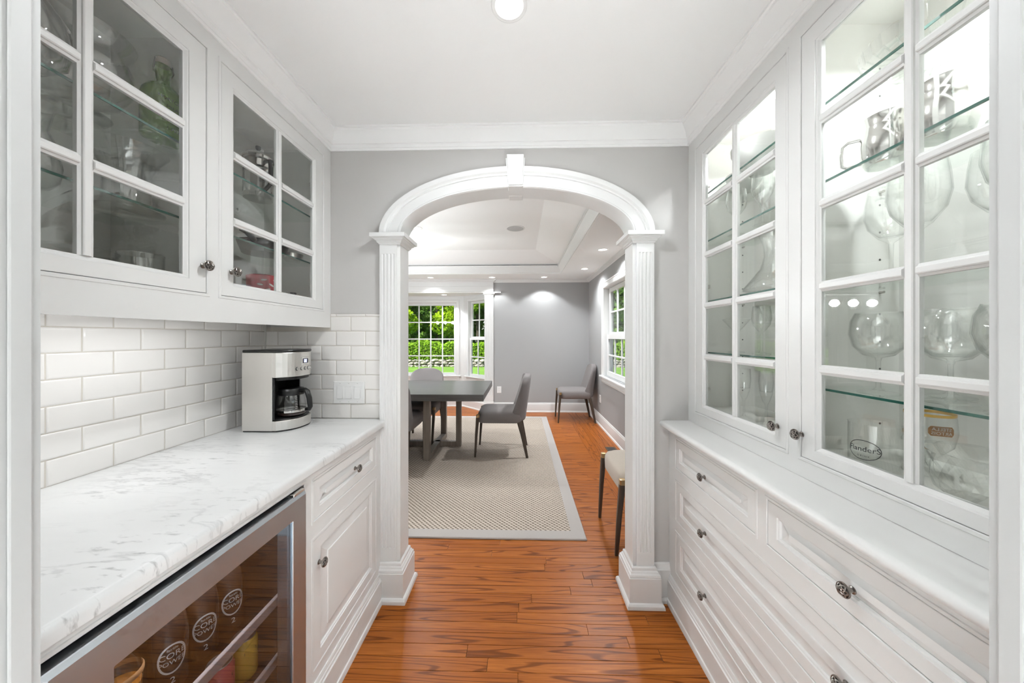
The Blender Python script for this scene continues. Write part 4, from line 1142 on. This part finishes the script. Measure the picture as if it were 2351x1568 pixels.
for i, s_ in enumerate(('HORTONA', 'MILA', 'GUADALUPE', 'MEXICO', '1 750')):
    text_obj('embossed_lettering', s_, .014, (lambda z: lambda x, y: (.0418, x, z + y))(.118 - .022 * i), M['slot'], gb)
ware('glass_vase', 'flared clear glass vase on the middle shelf below the green bottle', 'vase', (-1.185, .955, 1.7205), [(.001, .003), (.080, .003), (.082, .008), (.060, .014), (.052, .04), (.050, .09), (.054, .13), (.068, .165), (.090, .195)], seg=48)
ware('glass_vase', 'tall slim clear glass vase on the middle shelf near the doorway', 'vase', (-1.22, .775, 1.7205), [(.001, .003), (.034, .003), (.050, .02), (.056, .06), (.046, .12), (.034, .15), (.042, .20), (.050, .212)], seg=40)
for k in range(4):
    t = ware('glass_plate', ['lowest', 'second', 'third', 'topmost'][k] + ' clear glass plate of the stack on the cabinet floor', 'plate', (-1.175, .815, 1.4675 + .016 * k + .001), [(.001, .002), (.070, .002), (.085, .006), (.118, .022), (.120, .024)], seg=48, group='stack of glass plates')
ware('glass_bowl', 'clear glass bowl standing on the stack of glass plates', 'bowl', (-1.175, .815, 1.522), [(.001, .012), (.055, .012), (.078, .026), (.092, .054)], seg=40)
ware('glass_tumbler', 'clear straight glass tumbler on the cabinet floor', 'tumbler', (-1.13, .945, 1.4675), [(.001, .004), (.046, .004), (.049, .02), (.050, .125), (.0505, .127)], seg=36)
# french press
fp_ = thing('french_press', 'steel and glass french press on the top shelf of the unlit cabinet', 'coffee press', (-1.15, 1.405, 1.9515), -.4)
MB().lathe([(.001, .004), (.050, .004), (.050, .165), (.052, .17)], 32).build('beaker', M['ware'], fp_, smooth=.7)
b = MB()
b.lathe([(.001, .001), (.053, .001), (.053, .02), (.051, .021)], 32); b.lathe([(.0515, .135), (.0525, .135), (.0525, .162), (.0515, .162)], 32)
for k in range(4):
    a = PI / 4 + k * PI / 2; c_, s_ = math.cos(a), math.sin(a)
    b.hexa([(.051 * c_ - .012 * s_, .051 * s_ + .012 * c_, .02), (.051 * c_ + .012 * s_, .051 * s_ - .012 * c_, .02), (.053 * c_ + .012 * s_, .053 * s_ - .012 * c_, .02), (.053 * c_ - .012 * s_, .053 * s_ + .012 * c_, .02), (.051 * c_ - .012 * s_, .051 * s_ + .012 * c_, .136), (.051 * c_ + .012 * s_, .051 * s_ - .012 * c_, .136), (.053 * c_ + .012 * s_, .053 * s_ - .012 * c_, .136), (.053 * c_ - .012 * s_, .053 * s_ + .012 * c_, .136)])
b.build('frame', M['chrome'], fp_, smooth=.7)
MB().lathe([(.056, .170), (.057, .180), (.045, .195), (.020, .204), (.001, .206)], 32).build('lid', M['chrome'], fp_, smooth=.7)
MB().lathe([(.005, .205), (.005, .215), (.010, .222), (.010, .232), (.001, .236)], 16).build('plunger_knob', M['black'], fp_, smooth=.7)
MB().tube([(.050, 0, .155), (.085, 0, .150), (.090, 0, .12), (.088, 0, .05), (.052, 0, .035)], .008, 8).build('handle', M['black'], fp_, smooth=.9)
# black pan, steel bowl, red tin
bp_ = thing('griddle_pan', 'black griddle pan lying on the middle shelf of the unlit cabinet', 'pan', (-1.17, 1.46, 1.7205))
MB().lathe([(.001, .012), (.075, .012), (.095, .055), (.098, .055), (.080, .004), (.001, .004)], 36).build('pan_body', M['black'], bp_, smooth=.6)
MB().tube([(.03, -.09, .045), (.06, -.16, .055), (.075, -.20, .056)], [.012, .011, .013], 8).build('handle', M['black'], bp_, smooth=.9)
ware('steel_bowl', 'small steel bowl on the middle shelf next to the griddle pan', 'bowl', (-1.15, 1.62, 1.7205), [(.001, .003), (.025, .003), (.040, .02), (.046, .045), (.045, .045), (.038, .021), (.001, .006)], 'hinge', 32)
rt = thing('red_tin', 'red canister with white leaf pattern on the floor of the unlit cabinet', 'canister', (-1.13, 1.405, 1.4675))
MB().lathe([(.001, 0), (.056, 0), (.057, .004), (.057, .135), (.052, .140)], 36).build('tin', M['red'], rt, smooth=.6)
MB().lathe([(.058, .128), (.0585, .146), (.050, .150), (.001, .150)], 36).build('lid', M['red'], rt, smooth=.6)
lr = random.Random(2)
for k in range(9):
    a = -1.3 + .24 * k; z = .085 + .02 * (k % 3); tw = lr.uniform(0, PI)
    fn = wrap(.0576, z, a)
    pts = [fn(.011 * math.cos(t_) * math.cos(tw) - .004 * math.sin(t_) * math.sin(tw), .011 * math.cos(t_) * math.sin(tw) + .004 * math.sin(t_) * math.cos(tw)) for t_ in [2 * PI * q / 12 for q in range(12)]]
    b = MB(); b.rings([pts], cap1=True); b.build('leaf_print', M['white'], rt)
ware('small_jar', 'small black jar on the floor of the unlit cabinet by the hinge', 'jar', (-1.10, 1.555, 1.4675), [(.001, 0), (.018, 0), (.019, .075), (.014, .082), (.014, .095), (.001, .096)], 'black', 20)

# ================================================================ GLASSWARE (display cabinet)
# far bay
ware('ceramic_bowl', 'large white ceramic bowl on the top shelf of the cabinet beside the arch', 'bowl', (1.02, 1.41, 2.0405), [(.001, .004), (.045, .004), (.05, .012), (.085, .05), (.108, .10), (.110, .120), (.106, .120), (.080, .05), (.001, .014)], 'ceramic', 40)
ware('ceramic_bowl', 'smaller white ceramic bowl behind the large one beside the arch', 'bowl', (1.075, 1.595, 2.0405), [(.001, .004), (.035, .004), (.060, .03), (.075, .07), (.078, .085), (.074, .085), (.056, .03), (.001, .012)], 'ceramic', 36)
ab = thing('acrylic_box', 'clear acrylic serving box with handle slot on the top shelf', 'box', (1.03, 1.20, 2.0405))
b = MB(); b.rects([(-.06, .06, -.08, .08, .001), (-.062, .062, -.082, .082, .20)], cap0=True); b.build('box', M['ware'], ab)
MB().tube([(.0615, .028 * math.cos(t_), .15 + .012 * math.sin(t_)) for t_ in [2 * PI * q / 16 for q in range(16)]], .002, 6, closed=True).build('handle_slot', M['crystal'], ab)
def stem(R, H, hs, foot, bulge=1.0, m='ware', part='bowl'):
    """wine glass profile: foot radius, stem height hs, bowl radius R, total height H"""
    return [(foot, 0), (foot * .97, .002), (foot * .35, .005), (.005, .014), (.0042, hs * .6), (.0055, hs), (R * .45, hs + (H - hs) * .10), (R * .85, hs + (H - hs) * .30), (R, hs + (H - hs) * .52), (R * .96, hs + (H - hs) * .75), (R * .86 * bulge, H)]
for i, (x, y, h, l) in enumerate(((.985, 1.515, .205, 'nearest the arch wall'), (1.00, 1.375, .222, 'nearest the doorway'), (1.10, 1.47, .205, 'at the back'))):
    t = thing('crystal_goblet', 'cut crystal wine goblet on the second shelf, ' + l, 'goblet', (x, y, 1.8115), group='cut crystal goblets')
    MB().lathe(stem(.040, h, .085, .034), 24, flute=12, famp=.03).build('goblet', M['crystal'], t, smooth=.15)
ware('wine_decanter', 'clear glass wine decanter with wide base on the third shelf', 'decanter', (1.01, 1.335, 1.5225), [(.001, .004), (.070, .004), (.098, .014), (.100, .022), (.075, .055), (.042, .10), (.028, .15), (.030, .19), (.046, .235), (.050, .245)], seg=44)
ware('martini_glass', 'clear martini glass on the lowest glass shelf beside the arch', 'glass', (1.02, 1.57, 1.2775), [(.034, 0), (.033, .002), (.012, .005), (.004, .014), (.0038, .085), (.006, .09), (.056, .152), (.057, .153)], seg=32)
ware('wine_glass', 'slim clear wine glass on the lowest glass shelf beside the arch', 'wine glass', (1.01, 1.395, 1.2775), stem(.036, .20, .09, .033))
for i, (x, y, l) in enumerate(((.965, 1.435, 'nearest the arch'), (.985, 1.335, 'in the middle'), (1.02, 1.245, 'nearest the divider'))):
    ware('champagne_flute', 'tall clear champagne flute on the cabinet floor, ' + l, 'flute', (x, y, 1.0005), [(.031, 0), (.030, .002), (.008, .006), (.0038, .02), (.004, .075), (.012, .09), (.022, .125), (.026, .165), (.024, .212)], seg=24, group='champagne flutes')
# near bay
pt = thing('crystal_platter', 'large round cut crystal platter on the top shelf by the doorway', 'platter', (1.03, .835, 2.0405))
b = MB().lathe([(.001, .004), (.055, .004), (.06, .010), (.105, .014), (.128, .030), (.133, .062), (.135, .064)], 96, flute=32, famp=.012); b.build('dish', M['crystal'], pt, smooth=.12)
b = MB()
for k in range(32):
    a = 2 * PI * k / 32; c_, s_ = math.cos(a), math.sin(a)
    b.tube([(.06 * c_, .06 * s_, .010), (.105 * c_, .105 * s_, .0135), (.129 * c_, .129 * s_, .034)], .0018, 4)
b.build('cut_rays', M['crystal'], pt)
for i, (x, y, l, a) in enumerate(((.985, .905, 'with its handle showing', PI * .75), (.985, .785, 'nearer the doorway', .6))):
    t = thing('steel_mug', 'barrel shaped polished steel mug on the second shelf, ' + l, 'mug', (x, y, 1.8115))
    MB().lathe([(.001, .001), (.040, .001), (.045, .006), (.051, .03), (.053, .055), (.050, .082), (.045, .098), (.0455, .100), (.0445, .103), (.047, .128), (.0475, .130), (.045, .1285), (.043, .10), (.048, .055), (.038, .006), (.001, .005)], 40).build('mug_body', M['chrome'], t, smooth=.7)
    dx, dy = math.cos(a), math.sin(a)
    MB().tube([(r * dx, r * dy, z) for r, z in ((.048, .088), (.072, .090), (.084, .080), (.086, .055), (.084, .025), (.074, .018), (.048, .020))], .0045, 8).build('handle', M['chrome'], t, smooth=.9)
bigs = [(1.075, .975, .30), (1.02, .865, .32), (1.09, .76, .30), (1.00, .67, .32)]
ln = ['nearest the divider', 'second from the divider', 'third from the divider', 'nearest the doorway']
for (x, y, h), l in zip(bigs, ln):
    ware('balloon_wine_glass', 'tall clear balloon wine glass on the third shelf, ' + l, 'wine glass', (x, y, 1.5005), stem(.056, h * .92, .12, .042), seg=36, group='tall balloon glasses')
bal = [(.975, .915), (1.095, .86), (1.00, .785), (1.09, .70), (.965, .655)]
ln = ['nearest the divider', 'at the back', 'in the front middle', 'at the back near the doorway', 'nearest the doorway']
for (x, y), l in zip(bal, ln):
    ware('gin_glass', 'round clear copa glass on the lowest glass shelf, ' + l, 'wine glass', (x, y, 1.1975), [(.042, 0), (.041, .002), (.014, .005), (.005, .014), (.0045, .085), (.007, .095), (.030, .102), (.050, .125), (.058, .16), (.055, .195), (.046, .218)], seg=36, group='round copa glasses')
bm_ = thing('beer_mug', 'glass beer mug with printed oval logo on the cabinet floor', 'mug', (.955, .905, 1.0005))
MB().lathe([(.001, .006), (.050, .006), (.052, .012), (.052, .115), (.0525, .117)], 40).build('mug_body', M['ware'], bm_, smooth=.7)
a = -1.15; dx, dy = math.cos(a), math.sin(a)
MB().tube([(r * dx, r * dy, z) for r, z in ((.050, .095), (.075, .090), (.082, .070), (.080, .040), (.072, .022), (.050, .018))], .008, 8).build('handle', M['crystal'], bm_, smooth=.9)
fn = wrap(.0526, .050, PI + .35)
fm = lambda x, y: fn(x, y)
b = MB(); b.rings([[fm(.034 * math.cos(2 * PI * k / 32), .026 * math.sin(2 * PI * k / 32)) for k in range(32)], [fm(.0325 * math.cos(2 * PI * k / 32), .0245 * math.sin(2 * PI * k / 32)) for k in range(32)]]); b.build('logo_ring', M['ink'], bm_)
text_obj('lettering', 'FlanderS', .019, lambda x, y: fm(x, y + .002), M['ink'], bm_)
text_obj('lettering', 'D R I N K', .006, lambda x, y: fm(x, y - .016), M['ink'], bm_)
st = thing('beer_chalice', 'stemmed beer glass with gold rim and copper coloured badge on the cabinet floor', 'glass', (1.045, .862, 1.0005))
MB().lathe([(.036, 0), (.035, .003), (.010, .008), (.007, .02), (.007, .040), (.020, .050), (.040, .075), (.046, .11), (.043, .155)], 36).build('bowl', M['ware'], st, smooth=.8)
MB().lathe([(.0432, .150), (.0432, .157)], 36).build('gold_rim', M['gold'], st, smooth=.8)
fn = wrap(.0468, .118, PI + 1.12)
b = MB(); b.rings([[fn(x, y) for x, y in ((-.022, -.006), (-.018, -.012), (.018, -.012), (.022, -.006), (.022, .006), (.018, .012), (-.018, .012), (-.022, .006))]], cap1=True); b.build('badge', M['tan'], st)
fn3 = wrap(.0474, .118, PI + 1.12)
text_obj('lettering', 'STELLA', .0105, lambda x, y: fn3(-x, y + .005), M['white'], st)
text_obj('lettering', 'ARTOIS', .0105, lambda x, y: fn3(-x, y - .005), M['white'], st)
fn = wrap(.0468, .108, PI + .08)
b = MB(); b.rings([[fn((.020 if k % 2 == 0 else .006) * math.cos(2 * PI * k / 16), (.020 if k % 2 == 0 else .006) * math.sin(2 * PI * k / 16)) for k in range(16)]], cap1=True); b.build('star_print', M['gold'], st)
cb_ = thing('crystal_bowl', 'heavy cut crystal bowl on the cabinet floor by the doorway', 'bowl', (.965, .72, 1.0005))
b = MB(); rs = []
for j, (r, z) in enumerate(((.001, .006), (.040, .006), (.052, .02), (.062, .045), (.068, .07), (.074, .100), (.078, .105))):
    rs.append([(r * (1 + (.05 if (k + j) % 2 else -.05) * (0 if j < 1 else 1)) * math.cos(2 * PI * k / 28), r * (1 + (.05 if (k + j) % 2 else -.05) * (0 if j < 1 else 1)) * math.sin(2 * PI * k / 28), z) for k in range(28)])
b.rings(rs); b.build('bowl', M['crystal'], cb_)
ware('crystal_tumbler', 'cut crystal tumbler beside the crystal bowl', 'tumbler', (1.06, .655, 1.0005), [(.001, .008), (.036, .008), (.038, .02), (.042, .085), (.043, .09)], 'crystal', 30, flute=10, famp=.03)

# ================================================================ DINING ROOM
rg = thing('area_rug', 'beige woven sisal rug with taupe border under the dining table', 'rug', (-1.65, 3.84, 0), world=True)
RX0, RX1, RY0, RY1 = -3.75, .440, 2.17, 5.49
MB().rects([(RX0 + .088, RX1 - .088, RY0 + .088, RY1 - .088, .001), (RX0 + .088, RX1 - .088, RY0 + .088, RY1 - .088, .0105)], cap0=True, cap1=True).build('woven_field', M['sisal'], rg)
b = MB(); b.rects([(RX0, RX1, RY0, RY1, .001), (RX0, RX1, RY0, RY1, .008), (RX0 + .004, RX1 - .004, RY0 + .004, RY1 - .004, .0115), (RX0 + .09, RX1 - .09, RY0 + .09, RY1 - .09, .0125), (RX0 + .094, RX1 - .094, RY0 + .094, RY1 - .094, .010)]); b.build('border', M['binding'], rg)
RZ = .0125

TB = thing('dining_table', 'long weathered grey wood dining table with open rectangular frame base', 'table', (-1.75, 3.835, RZ), world=True)
MB().box(-3.12, -.375, 3.306, 4.362, .692, .762).build('tabletop', M['tabletop'], TB, bevel=.003)
def rframe(nm, c0, c1, fixed, axis, w=.055):
    b = MB()
    fn = (lambda u, v, n: (u, fixed + n, v)) if axis == 0 else (lambda u, v, n: (fixed + n, u, v))
    b.fn = fn; h = w / 2
    b.rects([(c0, c1, RZ, .692, -h), (c0, c1, RZ, .692, h), (c0 + .062, c1 - .062, RZ + .062, .640, h), (c0 + .062, c1 - .062, RZ + .062, .640, -h)], close=True)
    b.build(nm, M['tablebase'], TB, bevel=.003)
rframe('long_frame', -2.78, -.722, 3.985, 0)
rframe('cross_frame', 3.492, 4.335, -1.012, 1, w=.070)
rframe('cross_frame', 3.492, 4.335, -2.49, 1, w=.070)

def make_chair(label, fab, loc, rz):
    """faces -X; origin on the floor under its middle"""
    t = thing('dining_chair', label, 'chair', loc, rz)
    # seat cushion
    b = MB(); n = 10; rs = []
    def sup(hx, hy, z, cx=0.0, e=.28):
        return [(cx + hx * math.copysign(abs(math.cos(2 * PI * k / 40)) ** e, math.cos(2 * PI * k / 40)), hy * math.copysign(abs(math.sin(2 * PI * k / 40)) ** e, math.sin(2 * PI * k / 40)), z) for k in range(40)]
    c0 = -.012
    rs = [sup(.20, .195, .378, c0), sup(.240, .222, .380, c0), sup(.250, .232, .392, c0), sup(.252, .235, .440, c0), sup(.250, .233, .475, c0), sup(.240, .224, .496, c0), sup(.215, .200, .510, c0), sup(.150, .140, .520, c0), sup(.05, .05, .523, c0)]
    b.rings(rs, cap0=True, cap1=True); b.build('seat', M[fab], t, smooth=.9)
    # wrapped back
    b = MB(); U, V = 13, 12
    inn, out = [], []
    for j in range(V + 1):
        tt = j / V; z = .385 + (.915 - .385) * tt
        w = .232 if tt < .76 else .232 * max(0.0, 1 - ((tt - .76) / .24) ** 2.8) ** (1 / 2.8)
        w = max(w, .135)
        ri, ro = [], []
        for i in range(U):
            s = -1 + 2 * i / (U - 1)
            lean = .195 + .075 * tt
            wrapf = (.115 * (1 - tt) ** 1.3 + .025) * abs(s) ** 2.2
            th = (.095 - .018 * tt) * (1 - .30 * abs(s) ** 3)
            xi = lean - wrapf; xo = lean + th - .060 * abs(s) ** 4 - .015 * (1 - tt)
            xo = max(xo, xi + .028)
            ri.append((xi, s * w * .985, z - .01 * s * s)); ro.append((xo, s * w, z - .018 * s * s))
        inn.append(ri); out.append(ro)
    loops = [inn[j] + list(reversed(out[j])) for j in range(V + 1)]
    b.rings(loops, cap0=True, cap1=True); bo = b.build('backrest', M[fab], t, smooth=1.4, subsurf=1)
    # legs
    for sy in (-1, 1):
        y = sy * .212
        def leg(pts):
            q = MB(); rs_ = []
            for (x, yy, z, wx, wy) in pts:
                rs_.append([(x - wx, yy - wy * .6, z), (x - wx * .6, yy - wy, z), (x + wx * .6, yy - wy, z), (x + wx, yy - wy * .6, z), (x + wx, yy + wy * .6, z), (x + wx * .6, yy + wy, z), (x - wx * .6, yy + wy, z), (x - wx, yy + wy * .6, z)])
            q.rings(rs_, cap0=True, cap1=True); return q
        lg = leg([(-.287, y, 0, .010, .010), (-.272, sy * .220, .25, .015, .015), (-.256, sy * .226, .445, .018, .018)]).build('leg', M['leg'], t)
        leg([(-.256, sy * .226, .445, .0182, .0182), (-.255, sy * .2265, .476, .0180, .0180), (-.254, sy * .226, .478, .012, .012)]).build('leg_cap', M['bronze'], lg)
        leg([(.290, y, 0, .014, .012), (.238, sy * .205, .25, .021, .016), (.205, sy * .198, .385, .028, .018)]).build('leg', M['leg'], t)
    return t
make_chair('grey upholstered dining chair at the end of the dining table', 'fabric', (-.215, 3.828, RZ), 0)
make_chair('grey upholstered dining chair alone in the corner by the grey wall', 'fabric', (.880, 5.335, 0), 0)
make_chair('grey dining chair behind the table with its back to the bay window', 'fabric', (-1.28, 4.215, RZ), PI / 2)
make_chair('dark grey dining chair tucked under the pantry side of the table', 'fabric', (-1.325, 3.46, RZ), -PI / 2)
make_chair('oatmeal upholstered dining chair with brass caps beside the arch pilaster', 'cream', (.880, 2.245, 0), 0)

fv = thing('floor_vent', 'wooden floor register by the grey dining wall', 'vent', (1.09, 3.87, 0))
MB().box(-.06, .06, -.15, .15, .0003, .004).build('frame', M['leg'], fv)
for k in range(9): MB().box(-.045, .045, -.125 + .03 * k, -.110 + .03 * k, .004, .0055).build('louvre', M['slot'], fv)

# chandelier over the table (seen mirrored in the cabinet glass)
ch = thing('chandelier', 'long chandelier with clear glass shades on two chains over the dining table', 'chandelier', (-1.85, 3.84, 2.65))
MB().box(-.28, .28, -.055, .055, -.03, 0).build('canopy', M['hinge'], ch, bevel=.003)
for sx in (-.20, .20):
    b = MB()
    for k in range(15):
        z = -.045 - .038 * k
        b.tube([((sx + (.009 * math.cos(t_) if k % 2 else 0)), (0 if k % 2 else .009 * math.cos(t_)), z + .024 * math.sin(t_)) for t_ in [2 * PI * q / 10 for q in range(10)]], .0025, 5, closed=True)
    b.build('chain', M['hinge'], ch)
    MB().tube([(sx, 0, -.60), (sx, 0, -.80)], .006, 8).build('rod', M['hinge'], ch)
MB().box(-.50, .50, -.018, .018, -.82, -.795).build('bar', M['hinge'], ch, bevel=.003)
for k in range(5):
    x = -.42 + .21 * k
    s = MB().lathe([(.055, -.985), (.066, -.96), (.068, -.86), (.060, -.845), (.014, -.84), (.014, -.82)], 24).build('shade', M['ware'], ch, smooth=.7); s.location = (x, 0, 0)
    q = MB().ellipsoid((0, 0, -.915), (.024, .024, .036), 14, 8).build('bulb', M['emit'], s, smooth=1.5)
    d = bpy.data.lights.new('bulb_lamp', 'POINT'); d.energy = P_CHAND * 4; d.color = WARM; d.shadow_soft_size = .04
    lo = bpy.data.objects.new('bulb_lamp', d); C.objects.link(lo); lo.parent = ch; lo.location = (x, 0, -.915)

# ================================================================ GARDEN
GZ = -.30
tag(MB().box(-40, 40, 6.9, 70, GZ - .3, GZ).build('lawn', M['lawn'], None), 'mown green lawn outside the bay window', 'lawn', kind='structure')
def leaf_cloud(name, m, parent, n, fn, size, seed):
    r_ = random.Random(seed); V, Fc, A_ = [], [], []
    for _ in range(n):
        p, k = fn(r_); s = size * r_.uniform(.6, 1.4)
        d = Vector((r_.gauss(0, 1), r_.gauss(0, 1), r_.gauss(0, 1) + .5)).normalized(); e = d.orthogonal().normalized(); e.rotate(Matrix.Rotation(r_.uniform(0, 6.28), 3, d)); g = d.cross(e)
        i = len(V); p = Vector(p)
        V += [tuple(p - e * s), tuple(p + g * s * .6), tuple(p + e * s), tuple(p - g * s * .6)]
        Fc.append((i, i + 1, i + 2, i + 3)); c_ = min(1, max(0, k + r_.uniform(-.25, .25))); A_ += [c_] * 4
    me = bpy.data.meshes.new(name); me.from_pydata(V, [], Fc)
    at = me.attributes.new('rnd', 'FLOAT', 'POINT'); at.data.foreach_set('value', A_)
    return link(name, me, m, parent)
# dry stone wall, every stone its own piece
sw = thing('stone_wall', 'low dry stone wall of grey field stones across the lawn', 'wall', (0, 17.8, GZ), world=True)
sr = random.Random(11)
def stone_mesh(k):
    r_ = random.Random(100 + k); b = MB()
    bm = bmesh.new(); bmesh.ops.create_icosphere(bm, subdivisions=1, radius=1.0)
    for v in bm.verts: v.co *= r_.uniform(.78, 1.12); v.co.x = max(-.85, min(.85, v.co.x)); v.co.z = max(-.8, min(.8, v.co.z))
    me = bpy.data.meshes.new('stone'); bm.to_mesh(me); bm.free(); me.materials.append(M['stone']); return me
stones = [stone_mesh(k) for k in range(8)]
for (xa, xb) in ((-9.6, -.6), (3.0, 8.4)):
    for row, (zc, h) in enumerate(((.06, .10), (.21, .09), (.34, .08))):
        x = xa + sr.uniform(0, .2)
        while x < xb:
            w = sr.uniform(.11, .26)
            o = link('stone', sr.choice(stones), None, sw)
            o.location = (x + w, 17.8 + sr.uniform(-.06, .06), GZ + zc + sr.uniform(-.02, .02)); o.scale = (w * 1.12, .2, h * sr.uniform(.9, 1.35)); o.rotation_euler = (0, sr.uniform(-.15, .15), sr.uniform(-.3, .3))
            x += w * 1.85
# clipped hedge
def hedge(x0, x1, label):
    h = thing('hedge', label, 'hedge', ((x0 + x1) / 2, 19.3, GZ), world=True)
    def f(r_):
        x = r_.uniform(x0, x1); side = r_.random()
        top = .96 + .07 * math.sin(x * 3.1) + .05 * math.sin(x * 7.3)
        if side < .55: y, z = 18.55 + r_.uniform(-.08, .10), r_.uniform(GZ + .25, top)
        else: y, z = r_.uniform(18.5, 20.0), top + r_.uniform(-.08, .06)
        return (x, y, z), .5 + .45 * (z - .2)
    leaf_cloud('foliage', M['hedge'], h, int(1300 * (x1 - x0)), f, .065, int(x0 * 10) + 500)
    MB().box(x0, x1, 18.8, 19.9, GZ, .80).build('branch_core', M['bark'], h)
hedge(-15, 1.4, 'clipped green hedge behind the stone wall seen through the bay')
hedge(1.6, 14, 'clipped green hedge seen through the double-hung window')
def tree(label, x, y, h, cr, ch_, n, m, seed, size=.16, trunk=.16, low=.25, group=None):
    t = thing('tree', label, 'tree', (x, y, GZ), group=group)
    r0 = random.Random(seed)
    MB().tube([(0, 0, 0), (r0.uniform(-.1, .1), 0, h * .4), (r0.uniform(-.3, .3), r0.uniform(-.2, .2), h * .85)], [trunk, trunk * .8, trunk * .3], 8).build('trunk', M['bark'], t)
    blobs = [(r0.uniform(-cr, cr) * .75, r0.uniform(-cr, cr) * .75, h * (low + (1 - low) * r0.random()), r0.uniform(.35, .6) * cr) for _ in range(14)]
    def f(r_):
        bx, by, bz, br = r_.choice(blobs)
        d = Vector((r_.gauss(0, 1), r_.gauss(0, 1), r_.gauss(0, 1))).normalized() * br * r_.uniform(.75, 1.05)
        return (bx + d.x, by + d.y, bz + d.z * ch_), .5 + .35 * d.z / br
    leaf_cloud('crown', M[m], t, n, f, size, seed + 1)
    return t
tree('bright green maple overhanging the hedge before the woods', -4.2, 22.4, 5.6, 1.75, .8, 5200, 'leafb', 21, .13, .10, .42)
tree('bright yellow-green maple to the side of the picture window', -9.2, 22.5, 6.0, 1.75, .8, 4200, 'leafb', 22, .13, .10, .40)
k_ = 0
for row, (y, sp_) in enumerate(((25.6, 3.3), (28.9, 3.3), (32.2, 3.4), (36.0, 3.6))):
    for i in range(-7, 8):
        x = (i + .5 * (row % 2)) * sp_
        if row == 0 and -12 < x < -7.6 or not -.72 * y < x < .62 * y: continue
        tree('dark green woodland tree beyond the hedge', x, y, 8.5 + row, 1.13, 1.6, 2600, 'leafd', 40 + k_, .20 + .03 * row, .13, .12, group='woodland trees beyond the hedge'); k_ += 1
